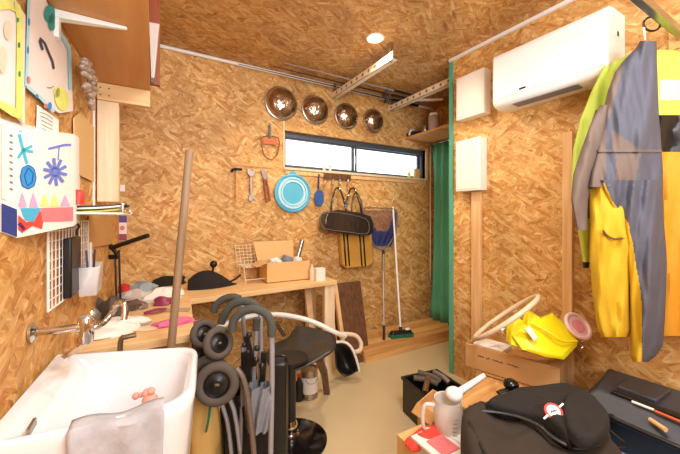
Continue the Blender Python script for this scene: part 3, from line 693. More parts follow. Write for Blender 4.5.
b.hexa([Q(151, 78), Q(154, 78), Q(155, 78, 1.80), Q(152, 78, 1.80), Q(149, 22), Q(159, 24), Q(160, 24, 1.80), Q(150, 22, 1.80)]); b.build('plate', 'white_paint', o, bevel=.003)
b = B(); b.hexa([Q(151, 82), Q(154, 82), Q(155, 82, 1.79), Q(152, 82, 1.79), Q(151, 78), Q(154, 78), Q(155, 78, 1.79), Q(152, 78, 1.79)]); b.build('tip', 'grey', o)
tz1 = (CEIL-H)*F/(HY-5)
b = B(); pq = Q(154, 50, 1.83); b.box((pq.x-.03, pq.y, 2.0), (pq.x+.03, pq.y+.025, CEIL-.001)); b.build('strap_board', 'darkwood', o)
# shell garland
o = thing('shell_garland', 'hanging bunch of small shells beside the plywood shelf', 'garland', PL(88, 110, .03))
b = B(); b.tube([PL(86, 56, .02), PL(88, 80, .02), PL(92, 110, .02)], .003, 6); b.build('cord', 'brown_board', o)
rs = random.Random(3)
for i in range(46):
    u = i/45; cx_ = 86+6*u+rs.uniform(-1, 1)*6*math.sin(PI*min(.95, u+.1)); cy_ = 60+48*u
    p = PL(cx_, cy_, .03+rs.uniform(0, .03)); b = B(); b.ball(p, .010+rs.random()*.006, 10, (1, 1.2, .8)); b.build('shell', 'shell', o)
# children's pictures
P1 = lambda o_: (lambda x, y: PL(x, y, o_))
def sheetpic(name, label, pts, paint, mats, drop=None):
    o = thing(name, label, 'picture', PL(*pts[-1], .01))
    b = B(); b.slab([PL(x, y, .008) for x, y in pts], (.003, 0, 0)); b.build('sheet', 'paperpink', o)
    b = B(); paint(b, lambda x, y: PL(x, y, .0135)); b.build('paint', mats, o, flat=True); return o
def pA(b, q):
    b.m = 0; b.pane([(14, 0), (20, 5), (23.5, 16), (23, 118), (16, 110), (17, 20)], q); b.pane([(0, 100), (16, 108), (23, 120), (12, 116), (0, 108)], q)
    b.pane([(0, 0), (12, 0), (16, 12), (9, 9), (0, 10)], q)
    b.m = 1; b.blob(19, 45, 1.5, 3, q); b.blob(19.5, 74, 1.4, 3, q); b.blob(18, 20, 1.3, 2.5, q)
    b.m = 2; b.blob(3, 60, 4, 14, q); b.blob(8, 30, 4, 10, q)
sheetpic('childs_painting', 'pinkish painting with lime green border, nearest on left wall', [(-12, -25), (13, -2), (24, 15), (23.3, 124), (10, 113), (-12, 95)], pA, ['limepaint', 'tealpaint', 'peach'])
def pB(b, q):
    b.m = 0; b.stroke([(29, 0), (26.5, 86)], 3, q); b.stroke([(58, 28), (69.5, 50), (70.5, 90)], 3.4, q); b.stroke([(28, 87), (40, 97), (54, 112)], 3, q)
    b.m = 1; b.blob(62, 99, 7, 12, q, ang=-.2); b.blob(57, 92, 3, 6, q)
    b.m = 2; b.stroke([(40, 38), (45, 43), (49, 53), (53, 62), (54, 69)], 2, q); b.stroke([(40, 40), (43, 50)], 2.4, q); b.stroke([(47, 87), (51, 88), (54, 86)], .6, q)
    b.m = 3; b.blob(28.5, 80, 2, 4, q); b.blob(46, 106, 2, 2.5, q)
    b.m = 4; b.blob(29, 22, 1.2, 4, q); b.blob(28, 50, 1.2, 4, q); b.blob(37, 96, 1.5, 2, q); b.blob(50, 106, 2, 4, q)
    b.m = 5; b.blob(50, 14, 6, 9, q); b.blob(52, 22, 4, 9, q)
sheetpic('childs_painting', 'pale painting with dark curved stroke and cyan border on left wall', [(28, -8), (41, -8), (57, 26), (69.5, 46), (72, 111), (58, 113), (42, 101), (25, 87)], pB, ['cyanpaint', 'limepaint', 'darkink', 'pinkpaint', 'bluepaint', 'tealpaint'])
# teal clip
o = thing('paper_note', 'small handwritten paper scrap pinned behind the painted box', 'paper', PL(48, 130, .004))
b = B(); b.slab([PL(x, y, .004) for x, y in ((37, 105), (58, 120), (58, 140), (36, 140))], (.002, 0, 0)); b.build('sheet', 'paper', o)
b = B()
for i in range(5): b.stroke([(40+i*.6, 112+i*4), (46, 114+i*4.2), (53, 119+i*3.6)], .6, P1(.0075))
b.build('scribble', 'grey', o)
o = thing('tan_card', 'plain tan card hanging beside the wooden post on left wall', 'card', PL(84, 175, .01))
b = B(); b.slab([PL(x, y, .006) for x, y in ((73, 118), (80, 112), (93, 127), (93, 182), (74, 173))], (.004, 0, 0)); b.build('sheet', 'card2', o)
o = thing('tan_card', 'brown paper sheet hanging below the wire shelf', 'paper', PL(100, 246, .01))
b = B(); b.slab([PL(x, y, .006) for x, y in ((88, 216), (112, 212), (112, 244), (89, 248))], (.003, 0, 0)); b.build('sheet', 'card', o)
# painted cardboard box
o = thing('painted_box', 'white cardboard box painted with blue flowers on left wall', 'box', PT(45, 232, .95))
tA, tB, tC = .745, .80, 1.0
bot = [PL(0, 232, .0), PT(17, 238, tB), PT(73.5, 226, tC), PL(80, 222, 0)]
top = [PL(0, 118, .0), PT(17, 127.5, tB), PT(73.5, 134, tC), PL(80, 138, 0)]
b = B(); b.add(bot+top, [(0,1,2,3), (4,5,6,7), (0,1,5,4), (1,2,6,5), (2,3,7,6), (3,0,4,7)]); b.build('carton', 'paper', o)
def bx(x, y, e=.002):
    u = (x-17)/(73.5-17)        # along the face in the picture frame -> depth follows plane
    iu = u/ (u+(1-u)*tC/tB) if True else u
    t = 1/((1-u)/tB+u/tC)
    p = PT(x, y, t); n = Vector((.5, -.85, 0)); return p+n*e
b = B()
b.m = 0; b.stroke([(19, 131), (22, 131.5)], 1, bx)
for dx, dy in ((-4, -16), (9, -4), (4, 14), (-5, 8), (10, 2)): b.stroke([(23, 150), (23+dx, 150+dy)], 2.8, bx)
b.m = 1; b.blob(28, 177, 8, 12, bx, 20); b.m = 2; b.stroke([(28, 168), (24, 176), (27, 186), (32, 182), (33, 173), (28, 168)], 1, bx)
b.stroke([(20, 177), (22, 168), (28, 165), (34, 169), (36, 178), (34, 186), (28, 189), (22, 186), (20, 177)], .8, bx)
b.m = 3
for k in range(10):
    a = 2*PI*k/10+.2; b.stroke([(55+3*math.cos(a), 172+3*math.sin(a)), (55+12*math.cos(a), 172+14*math.sin(a))], 3.2, bx)
b.blob(55, 172, 4, 5, bx); b.stroke([(58, 160), (59, 147)], 1, bx); b.stroke([(48, 149), (56, 147), (64, 145), (71, 145)], 2.4, bx)
b.m = 4
for x in (22, 33): b.pane([(x-4, 207), (x, 192), (x+5, 207)], bx)
b.m = 5
for x in (44, 54): b.pane([(x-4, 206), (x, 193), (x+5, 206)], bx)
b.m = 4; b.pane([(60, 206), (65, 195), (70, 206)], bx)
b.m = 6; b.pane([(41, 208), (73, 207), (73, 221), (41, 222)], bx)
b.m = 7; b.pane([(20, 208), (41, 208), (33, 222), (25, 220)], bx)
b.m = 8; b.pane([(18, 215), (26, 222), (34, 221), (40, 210), (43, 222), (42, 229), (32, 226), (22, 233), (18, 229)], bx)
b.m = 9; b.stroke([(19, 223), (24, 230)], 4, bx)
b.build('painted_pattern', ['aquapaint', 'bluepaint', 'navypaint', 'periw', 'lilac', 'limepaint', 'pinkpaint', 'skyblue', 'redpaint', 'navypaint'], o, flat=True)
b = B(); 
def sx(x, y):
    pa, pb_ = bot[0], bot[1]; ta, tb = top[0], top[1]; u = x/17; v = (y-118)/(235-118)
    return ta.lerp(tb, u).lerp(pa.lerp(pb_, u), v)+Vector((.0015, -.0015, 0))
b.m = 0; b.pane([(1, 205), (16.5, 205), (16.5, 234), (1, 234)], sx)
b.m = 1
for i in range(9): b.stroke([(9, 130+i*7), (12, 130+i*7)], 1.8, sx)
b.m = 2; b.pane([(1, 122), (6, 122), (6, 200), (1, 200)], sx)
b.build('side_print', ['navypaint', 'grey', 'paperpink'], o, flat=True)
# grid panel
o = thing('wire_grid', 'white wire grid panel hanging on the left wall', 'grid panel', PL(60, 311, .01))
b = B(); G = P1(.014)
g00, g10 = G(47.5, 222), G(87.5, 206); g01, g11 = G(48, 311), G(88, 282)
O = G(48, 311.5); U = Vector((G(88, 250).x-O.x, G(88, 250).y-O.y, 0)); V = Vector((0, 0, G(47.5, 222).z-O.z))
wiregrid(b, O, U, V, 14, 9, .0018); b.build('wires', 'white', o)
b = B(); b.tube([O, O+V, O+V+U, O+U], .0035, 6, closed=True, sm=0); b.build('border', 'white', o)
o = thing('black_case', 'long narrow black case hanging on the white wire grid', 'case', PL(72, 299, .04))
b = B(); pa1, pa2 = PL(67.5, 299, .028), PL(81, 236, .028); b.box((pa1.x-.014, pa1.y, pa1.z), (pa2.x, pa2.y, pa2.z)); b.build('body', 'black', o, bevel=.006)
b = B(); pp = G(70, 236)+Vector((.02, .0, 0)); b.tube([pp, pp+Vector((0, 0, .02)), pp+Vector((.005, .005, .035)), pp+Vector((0, -.01, .045))], .004, 6); b.build('hook', 'black', o)
# pen pot
o = thing('pen_pot', 'frosted plastic pen pot hanging by the grid with pens in it', 'pot', PL(92, 292, .04))
pc = PL(91, 292, .05)
b = B(); zt = PL(92, 264, .05).z
w_, d_ = .032, .095
b.hexa([pc+Vector((-w_*.8, -d_*.8, 0)), pc+Vector((w_*.8, -d_*.8, 0)), pc+Vector((w_*.8, d_*.8, 0)), pc+Vector((-w_*.8, d_*.8, 0)), Vector((pc.x-w_, pc.y-d_, zt)), Vector((pc.x+w_, pc.y-d_, zt)), Vector((pc.x+w_, pc.y+d_, zt)), Vector((pc.x-w_, pc.y+d_, zt))])
del b.f[1]; del b.mi[1]; b.build('cup', 'clear', o, solid=.002)
for i, (dx, dy, h_, mm, lb) in enumerate(((-.01, -.03, .17, 'blue', 'blue pen standing in the frosted pot'), (0, 0, .2, 'white', 'white ruler in the frosted pen pot'), (.01, .02, .17, 'black', 'black pen leaning in the frosted pot'), (.0, .04, .15, 'red', 'red pen at right in the frosted pot'))):
    b = B(); b.bar(pc+Vector((dx*.5, dy*.5, .004)), pc+Vector((dx, dy*1.2, h_)), .022 if mm == 'white' else .008, .006, (1, 0, 0)); tag(b.build('pen' if mm != 'white' else 'ruler', mm), lb, 'pen' if mm != 'white' else 'ruler')
# wire shelf with papers
o = thing('wire_shelf', 'small white wire shelf on left wall beside the post', 'shelf', PL(90, 212, .05))
b = B(); ya, yb_ = 1.40, 1.86; zs = PL(90, 214, .05).z
for i in range(7):
    x = lwx(1.6)+.012+i*.027; b.tube([(x, ya, zs), (x, yb_, zs)], .0022, 6, sm=0)
b.build('shelf_wires', 'white', o)
b = B(); xr = lwx(1.6)+.012+6*.027
b.tube([(xr, ya, zs+.035), (xr, yb_-.02, zs+.035), (xr, yb_, zs+.015), (xr, yb_, zs), (lwx(1.6)+.01, yb_, zs)], .0035, 8, sm=2); b.tube([(lwx(ya)+.004, ya, zs), (xr, ya, zs), (xr, ya, zs+.035)], .0035, 8, sm=0)
b.tube([(xr, ya, zs-.0), (xr, yb_, zs)], .003, 8, sm=0); b.build('frame', 'white', o)
for i, (mm, lb, dx, dy) in enumerate((('limepaint', 'green printed magazine on the wire shelf', 0, 0), ('paper', 'white papers on top of the green magazine', .01, -.02), ('darkink', 'dark booklet topmost on the wire shelf', .02, .03))):
    b = B(); z_ = zs+.004+i*.009; x = lwx(1.6)+.012
    b.grid(lambda u, v: (x+dx+u*.15, 1.44+dy+v*(.38-.08*i), z_+.004*math.sin(v*7+i)+(.012*u*u)), 6, 10); tag(b.build('magazine', mm, solid=.006), lb, 'magazine', 'papers on the wire shelf')
p = PL(78, 196, .06); b = B(); b.lathe([(.018, 0), (.018, .04), (.01, .05)], (p.x, p.y, zs+.03), n=12); tag(b.build('red_tin', 'red'), 'small red tin behind the painted box on wire shelf', 'tin')
# ================================================================ SINK
cs = [Vector((-.262, 1.385, 0)), Vector((.152, 1.285, 0)), Vector((.098, .90, 0)), Vector((-.292, .885, 0))]   # FL, FR, NR, NL
def rr_ring(cs, rad, z, n=7, dz=None):
    out = []; m = len(cs)
    for i in range(m):
        p, a, c = cs[i], cs[i-1], cs[(i+1) % m]; r = rad[i]
        d1, d2 = (a-p).normalized(), (c-p).normalized(); s0, s1 = p+d1*r, p+d2*r
        for k in range(n):
            t = k/(n-1); q = s0.lerp(p, t).lerp(p.lerp(s1, t), t); q = Vector((q.x, q.y, z)); out.append(q)
    for q in out:
        q.z += (dz(q) if dz else 0)
    return out
def inset(cs, l, r, f, n_):   # left, right, far, near insets
    return [cs[0]+Vector((l, -f, 0)), cs[1]+Vector((-r, -f, 0)), cs[2]+Vector((-r, n_, 0)), cs[3]+Vector((l, n_, 0))]
lift = lambda q: .02*max(0, min(1, (-.18-q.x)/.08))
so = thing('utility_sink', 'deep white porcelain sink fixed to the left wall', 'sink', (-.08, 1.12, .42))
b = B(); zr = .785; R0 = [.02, .075, .085, .02]
rings = [rr_ring(inset(cs, .03, .10, .07, .07), R0, .45), rr_ring(inset(cs, .01, .045, .03, .03), R0, .50), rr_ring(inset(cs, .003, .015, .01, .01), R0, .60),
         rr_ring(inset(cs, 0, .004, 0, 0), R0, .75), rr_ring(cs, R0, .778, dz=lift), rr_ring(inset(cs, .004, .006, .006, .006), R0, .789, dz=lift),
         rr_ring(inset(cs, .03, .016, .014, .014), R0, .790, dz=lift), rr_ring(inset(cs, .05, .026, .022, .022), [.03, .07, .08, .03], .782, dz=lift),
         rr_ring(inset(cs, .075, .036, .030, .030), [.04, .07, .07, .04], .75), rr_ring(inset(cs, .10, .055, .045, .045), [.05, .07, .07, .05], .60), rr_ring(inset(cs, .12, .08, .07, .07), [.05, .06, .06, .05], .555),
         rr_ring(inset(cs, .16, .12, .12, .12), [.04, .04, .04, .04], .548)]
b.loft(rings); b.build('basin', 'porcelain', so, sharp=60)
b = B(); sp_ = PL(32, 428, .085); b.bar(PL(28, 433, .083), PL(35, 421, .083), .006, .016); b.build('overflow_slot', 'steel', so)
b = B(); b.lathe([(.001, 0), (.028, 0), (.03, -.002)], (-.08, 1.12, .5505), n=20); b.build('drain', 'chrome', so)
b = B(); b.tube([(-.08, 1.12, .45), (-.08, 1.12, .2), (-.12, 1.12, .15), (-.2, 1.12, .2), (-.285, 1.12, .2)], .02, 12); b.build('waste_pipe', 'steel', so)
b = B(); b.box((-.29, .98, .30), (-.15, 1.26, .46)); b.build('wall_mount', 'porcelain', so, bevel=.01)
# towel
o = thing('towel', 'wet grey cloth draped over the near rim of the sink', 'towel', (-.05, .89, .55))
def tw(u, v):
    x = -.150+u*.180; s_ = v*.36
    if s_ < .05: y = .93-s_; z = .797+.004*math.sin(u*9)
    else: y = .878-.004*math.sin(u*12+v*3)+.012*min(1, (s_-.05)*8)*0; z = .797-(s_-.05)
    y -= .006*math.sin(u*20+v*5)*v; return (x+.01*v*math.sin(u*5), y-.004, z+nz((x*9, s_*9, 0), 1, .006))
B().grid(tw, 24, 24).build('cloth', 'greycloth', o, solid=.004)
# soap net in sink
o = thing('soap_bag', 'pink net bag of soap pieces lying in the white sink', 'soap', PZ(150, 408, .56))
for (px, py, r_) in ((150, 400, .022), (147, 408, .02), (153, 407, .02), (147, 393, .014), (136, 396, .011), (141, 395, .008), (151, 391, .012)):
    p = PT(px, py, .96); b = B(); b.ball(p, r_, 10, (1, 1, .9)); b.build('soap_piece', 'skinpink', o)
# tap
o = thing('wall_tap', 'chrome wall mounted tap above the sink', 'tap', PL(30, 333, 0))
pw = PL(30, 333, 0); yt = pw.y; zt = pw.z; pe = Vector((-.162, yt-.01, zt+.0))
b = B(); b.lathe([(.028, 0), (.028, .006), (.018, .012), (.012, .016)], pw, (1, 0, 0), 20); b.build('wall_flange', 'chrome', o)
b = B(); b.tube([pw, pe], .0105, 12, sm=0); b.build('supply_arm', 'chrome', o)
b = B(); b.lathe([(.014, -.05), (.018, -.045), (.02, -.02), (.022, .0), (.02, .025), (.016, .03)], pe, n=16)
b.lathe([(.019, -.02), (.019, .02)], pe, (1, 0, 0), 14); b.build('valve_body', 'chrome', o)
b = B(); b.tube([pe+Vector((0, 0, -.045)), pe+Vector((-.03, -.03, -.06)), pe+Vector((-.045, -.04, -.068))], .008, 8); b.build('lever', 'chrome', o)
e1 = PT(104, 322, .98); e2 = PT(112, 313, 1.0); e3 = PT(117, 304, 1.0); e4 = PT(124, 305, 1.0); e5 = PT(124, 320, .99)
b = B(); b.tube([pe, PT(95, 327, .95), e1, e2, e3, e4, e5], .009, 12, sm=6); b.build('spout', 'chrome', o)
o = thing('metal_hook_pipe', 'thin steel downpipe with bent top behind the sink rim', 'pipe', PT(121, 356, 1.22))
b = B(); b.tube([PT(136, 335, 1.2), PT(126, 337, 1.19), PT(120.5, 342, 1.19), PT(120.5, 380, 1.19), PT(120.5, 500, 1.19), Vector((PT(120.5, 500, 1.19).x, PT(120.5, 500, 1.19).y, .0))], .009, 10, sm=4); b.build('tube', 'steel', o)
# wooden pole
o = thing('wooden_pole', 'long grey brown wooden pole leaning against the workbench', 'pole', PZ(152.5, 535, .0))
b = B(); b0 = PT(153, 542, 1.258); b0.z = 0.0; b1 = PT(189.5, 151, 1.33); b.tube([b0, b1], .0155, 14, sm=0); b.build('shaft', 'pole_wood', o, sharp=60)
# ================================================================ STROLLERS, STOOL
def torus(b, c, ax, R, r, n=28, m=10):
    c = Vector(c); ax = Vector(ax).normalized(); t = Vector((0,0,1)) if abs(ax.z) < .9 else Vector((1,0,0)); u = ax.cross(t).normalized(); w = ax.cross(u)
    rings = []
    for i in range(n):
        a = 2*PI*i/n; d = u*math.cos(a)+w*math.sin(a)
        rings.append([c+d*(R+r*math.cos(2*PI*k/m))+ax*r*math.sin(2*PI*k/m) for k in range(m)])
    b.loft(rings, closed=True)
CR, CU, CF = Vector((K, -S, 0)), Vector((0, 0, 1)), Vector((S, K, 0))
def wheel(parent, px, py, t, R, yaw, gap=0, pitch=.1):
    ax = (CR*math.sin(yaw)-CF*math.cos(yaw)+CU*pitch).normalized(); c = PT(px, py, t)
    b = B(); torus(b, c, ax, R*.77, R*.23); w = b.build('wheel', 'rubber', parent, sharp=80)
    b = B(); b.lathe([(.001, R*.10), (R*.16, R*.10), (R*.2, R*.04), (R*.50, R*.0), (R*.58, R*.14), (R*.60, -R*.14), (.001, -R*.14)], c, ax, 22); b.build('hub', 'black', w, sharp=50)
    b = B(); b.bar(c+ax*R*.105-CR*R*.12, c+ax*R*.105+CR*R*.12, R*.10, .002, ax); b.build('cap', 'steel', w)
    return c, ax
st = thing('folded_stroller', 'folded grey buggy with double rubber wheels, nearest beside sink', 'stroller', PT(245, 525, 1.28))
st.location.z = 0
for a, pr in (((217, 384, 1.20, .080, .25), 1), ((209, 376, 1.27, .080, .25), 1), ((218.5, 343, 1.28, .064, .9, 0, .3), 1), ((204, 334, 1.37, .060, .9, 0, .3), 1)): wheel(st, *a)
b = B(); b.tube([PT(210, 378, 1.30), PT(217, 383, 1.2)], .01, 8, sm=0); b.tube([PT(205, 338, 1.38), PT(220, 343, 1.28)], .009, 8, sm=0); b.build('axle', 'black', st)
T = 1.28
def P_(x, y, t=T): 
    return PT(x, y, t)
FL_ = HY+F*H/T-4
b = B(); b.tube([P_(232, 331), P_(234, 320), P_(243, 311.5), P_(254, 309), P_(265, 313), P_(271, 323), P_(271.5, 336)], .0165, 14, sm=5); b.build('handle_foam', 'foam', st, sharp=80)
b = B(); b.tube([P_(271.5, 334), P_(272, 380), P_(269, FL_-14), P_(268, FL_-8)], .0105, 12, sm=2); b.build('frame_tube', 'greytube', st)
b = B(); b.tube([P_(257, 318, 1.33), P_(256, 330, 1.33)], .015, 12, sm=0); b.build('handle_foam', 'foam', st)
b = B(); b.tube([P_(256.5, 330, 1.33), P_(254, 372, 1.33), P_(250, 470, 1.33)], .0095, 10, sm=2); b.build('frame_tube', 'greytube', st)
b = B(); b.tube([P_(243, 345, 1.31), P_(243, 372, 1.31), P_(240, 460, 1.3)], .0085, 10, sm=2); b.build('frame_tube', 'greytube', st)
b = B(); b.tube([P_(236, 368, 1.22), P_(243, 378, 1.22), P_(248, 400, 1.22), P_(254, 454, 1.22), P_(258, 524, 1.22)], .010, 12, sm=5); b.build('frame_tube', 'browntube', st)
b = B(); b.tube([P_(222, 385, 1.25), P_(234, 410, 1.26), P_(240, 450, 1.27)], .008, 10, sm=3); b.tube([P_(214, 385, 1.3), P_(227, 420, 1.3), P_(232, 460, 1.3)], .008, 10, sm=3); b.build('fork', 'greytube', st)
b = B()
for (x, y, s_) in ((249, 335, .012), (257, 348, .012), (244, 345, .010), (262, 366, .013), (256, 360, .011), (248, 352, .009)): b.ball(P_(x, y, 1.27), s_, 10)
b.bar(P_(246, 336, 1.3), P_(254, 366, 1.3), .02, .012, CF); b.bar(P_(264, 352, 1.3), P_(262, 385, 1.3), .022, .012, CF); b.bar(P_(246, 352, 1.3), P_(247, 385, 1.3), .035, .02, CF); b.build('latch', 'black', st)
def fold(b, L_, R_, t, thick, n=10, seed=0):   # L_, R_ : lists of (px,py)
    def fn(u, v, sgn=1):
        k = v*(len(L_)-1); i = min(int(k), len(L_)-2); f = k-i
        lx, ly = L_[i][0]*(1-f)+L_[i+1][0]*f, L_[i][1]*(1-f)+L_[i+1][1]*f
        rx, ry = R_[i][0]*(1-f)+R_[i+1][0]*f, R_[i][1]*(1-f)+R_[i+1][1]*f
        p = PT(lx+(rx-lx)*u, ly+(ry-ly)*u, t); d = thick*math.sin(PI*u)**.5+.010*math.sin(u*17+v*5+seed)
        return p-CF*d*sgn
    b.grid(lambda u, v: fn(u, v), 24, 20); b.grid(lambda u, v: fn(u, v, -1), 24, 20)
b = B(); fold(b, [(242, 384), (244, 400), (247, 428)], [(271, 385), (272, 400), (268, 430)], 1.27, .03); b.build('seat_fabric', 'greyfab', st)
b = B(); fold(b, [(222, 392), (220, 410), (224, 440), (226, 520)], [(248, 390), (268, 420), (270, 440), (268, 520)], 1.34, .035, seed=2); b.build('seat_cover', 'blackfab', st)
s2 = thing('folded_stroller', 'second folded buggy behind, dark foam handles beside the workbench', 'stroller', PT(225, 500, 1.5)); s2.location.z = 0
T2 = 1.42
b = B(); b.tube([P_(221, 323, T2), P_(225, 314, T2), P_(232, 305, T2), P_(243, 301, T2), P_(254, 304, T2), P_(260, 312, T2)], .0175, 14, sm=5); b.build('handle_foam', 'foam', s2, sharp=80)
b = B(); b.tube([P_(213.5, 312, 1.5), P_(217, 304, 1.5), P_(225, 298.5, 1.5), P_(234, 297, 1.5), P_(240, 299, 1.5)], .0165, 14, sm=5); b.build('handle_foam', 'foam', s2, sharp=80)
b = B(); b.tube([P_(260, 312, T2), P_(261, 350, T2), P_(258, 500, T2)], .0095, 10, sm=2); b.build('frame_tube', 'greytube', s2)
b = B(); b.tube([P_(240, 299, 1.5), P_(245, 345, 1.5), P_(240, 480, 1.5)], .0095, 10, sm=2); b.build('frame_tube', 'greytube', s2)
for a in ((202, 357, 1.40, .062, .6), (191, 350, 1.5, .060, .6)): wheel(s2, *a)
b = B(); b.tube([P_(193, 347, 1.5), P_(203, 357, 1.4)], .01, 8, sm=0); b.tube([P_(203, 357, 1.44), P_(225, 380, 1.45), P_(236, 470, 1.48)], .009, 8, sm=4); b.build('fork', 'black', s2)
b = B(); fold(b, [(226, 380), (228, 400), (230, 480)], [(256, 352), (258, 400), (256, 480)], 1.47, .03, seed=4); b.build('seat_cover', 'blackfab', s2)
# black upright bag
o = thing('tall_black_case', 'tall flat black case standing between buggy and stool pole', 'case', PT(281, 520, 1.45)); o.location.z = 0
c1_, c2_ = PT(271, 365, 1.40), PT(286, 363, 1.41); zt_ = c1_.z; dd = CF*.07
b = B(); b.hexa([Vector((c1_.x, c1_.y, 0)), Vector((c2_.x, c2_.y, 0)), Vector((c2_.x, c2_.y, 0))+dd, Vector((c1_.x, c1_.y, 0))+dd, Vector((c1_.x, c1_.y, zt_)), Vector((c2_.x, c2_.y, zt_)), Vector((c2_.x, c2_.y, zt_+.01))+dd, Vector((c1_.x, c1_.y, zt_+.01))+dd]); b.build('body', 'black', o, bevel=.008)
b = B(); mid = (c1_+c2_)/2+dd*.5; b.tube([mid-CR*.025, mid-CR*.02+Vector((0,0,.02)), mid+CR*.02+Vector((0,0,.02)), mid+CR*.025], .005, 8); b.build('handle', 'black', o)
# bar stool
ts = (H-0)*F/(437-HY); bc = PZ(290.5, 441, 0)
o = thing('swivel_stool', 'black pedestal stool with broad curved seat and round base', 'stool', bc)
B().lathe([(.205, 0), (.205, .006), (.19, .014), (.12, .026), (.05, .034), (.03, .04)], bc, n=48).build('base', 'blackgloss', o, sharp=50)
pc = bc+Vector((0, 0, 0))
B().lathe([(.05, .03), (.05, .045), (.036, .052), (.042, .08), (.040, .10), (.030, .12)], pc, n=20).build('collar', 'chrome', o)
B().lathe([(.030, .09), (.030, .40), (.034, .41), (.034, .44)], pc, n=18).build('column', 'black', o)
Sx = [[(268, 350, 1.98), (272, 343, 2.06), (284, 340, 2.10), (291, 335, 2.14), (295.5, 323, 2.2), (306, 326, 2.2), (320, 329, 2.2), (336, 334, 2.14)],
      [(266, 356, 1.95), (272, 349, 2.0), (283, 347, 2.04), (291, 344, 2.06), (298, 340, 2.08), (308, 340, 2.1), (322, 340, 2.1), (337, 338, 2.08)],
      [(266, 362, 1.88), (272, 357, 1.92), (282, 356, 1.94), (291, 355, 1.95), (300, 352, 1.97), (310, 350, 1.98), (324, 347, 2.0), (337, 343, 2.02)],
      [(269, 366, 1.83), (274, 364, 1.84), (283, 365, 1.85), (291, 366, 1.85), (300, 363, 1.87), (311, 358, 1.88), (325, 353, 1.91), (336, 347, 1.96)],
      [(271, 370, 1.81), (277, 371, 1.80), (284, 372, 1.80), (291, 373, 1.80), (301, 369, 1.82), (312, 364, 1.84), (325, 358, 1.88), (334, 351, 1.93)]]
b = B(); b.grid(lambda u, v: PT(*Sx[round(v*4)][round(u*7)]), 7, 4); b.build('seat', 'seatblack', o, solid=.02, sub=2)
b = B(); b.lathe([(.03, .43), (.10, .455), (.10, .47)], pc, n=20); b.build('seat_plate', 'black', o)
lg = PZ(327, 394, 0); b = B(); b.bar(PT(319, 360, 2.05), PT(324, 372, 2.18), .05, .018, CF); b.bar(PT(324, 371, 2.18), lg+Vector((0,0,.0)), .045, .018, CF); b.build('support_leg', 'brown_board', o, bevel=.004)
b = B(); 
hs = [PT(276, 322, 2.1)+CR*.012*math.cos(a)+CF*.012*math.sin(a)-CU*(a/60)*.10+CR*(a/60)*.06 for a in [i*.5 for i in range(110)]]
b.tube(hs, .003, 6, sm=0); b.build('spring', 'black', o)
# paint can
pcn = PZ(309, 396, 0); o = thing('paint_can', 'pale metal paint can on floor below the stool seat', 'can', pcn)
B().lathe([(.06, 0), (.062, .004), (.06, .01), (.06, .185), (.063, .19), (.063, .2), (.055, .2), (.054, .192), (.001, .19)], pcn, n=28).build('body', 'steel', o)
B().lathe([(.0608, .04), (.0608, .15)], pcn, n=28, caps=False).build('label', 'paper', o)
b = B(); b.tube([pcn+Vector((-.062, 0, .17)), pcn+Vector((-.03, -.06, .12)), pcn+Vector((.03, -.06, .12)), pcn+Vector((.062, 0, .17))], .002, 6); b.build('handle', 'steel', o)
pk = PZ(299, 400, 0); o = thing('oil_bottle', 'small black bottle on floor left of the paint can', 'bottle', pk)
B().lathe([(.028, 0), (.03, .01), (.03, .11), (.012, .14), (.012, .16)], pk, n=16).build('body', 'black', o)
B().lathe([(.014, .16), (.014, .175)], pk, n=12).build('cap', 'red', o)
# white rimmed shell
o = thing('reclining_shell_seat', 'black shell seat with sweeping white tube rim beneath the workbench end', 'seat', PZ(350, 376, 0))
b = B(); t3 = 2.36
b.tube([PT(176, 352, 2.0), PT(196, 338, 2.1), PT(218, 328, 2.2), PT(236, 320, 2.3), PT(255, 315.5, t3), PT(277, 314.5, t3), PT(300, 318, t3), PT(318, 324, t3), PT(334, 332, t3), PT(345, 336, 2.45)], .018, 12, sm=5); b.build('tube_rim', 'white', o)
b = B(); b.tube([PT(334, 334, 2.45), PT(347, 334, 2.48), PT(356, 336, 2.5), PT(361, 343, 2.5), (PT(360, 350, 2.48)), PT(355, 352, 2.45)], .016, 12, sm=5); b.build('tube_end', 'cream', o)
b = B(); b.tube([PT(336, 342, 2.42), PT(344, 342, 2.44), PT(351, 347, 2.45), PT(356, 358, 2.46), PT(359, 371, 2.48)], .010, 10, sm=5); b.build('shell_edge', 'white', o)
def shf(u, v):
    top_ = [(334, 342), (342, 342), (350, 347), (355, 358), (358, 371)]; bt_ = [(336, 366), (338, 370), (341, 374), (345, 376), (350, 375)]
    k = u*4; i = min(3, int(k)); f = k-i
    a = Vector(top_[i]).lerp(Vector(top_[i+1]), f); c = Vector(bt_[i]).lerp(Vector(bt_[i+1]), f); q = a.lerp(c, v)
    return PT(q.x, q.y, 2.46+.10*math.sin(PI*v)*math.sin(PI*(.1+u*.8)))
B().grid(shf, 12, 10).build('shell', 'black', o, solid=.008)
# bags below the sink right
o = thing('green_handled_sack', 'tan paper sack with green strap beside the sink', 'bag', PT(210, 470, 1.2)); o.location.z = 0
b = B(); 
def sk(u, v):
    a = 2*PI*u; r_ = .085*(1-.35*v*v); c_ = PT(203, 400, 1.34); x = c_.x+.0+r_*1.0*math.cos(a); y = c_.y+.02+r_*math.sin(a)
    z = .54*v; return Vector((x+nz((a*1.5, v*6, 3), 1, .02), y, z))
b.grid(sk, 30, 16); b.build('sack', 'tanbag', o, solid=.002)
b = B(); b.tube([PT(200, 400, 1.30), PT(206, 398, 1.28), PT(210, 402, 1.27), PT(209, 416, 1.26), PT(206, 432, 1.255)], .006, 8, flat=.5); b.build('strap', 'green', o)
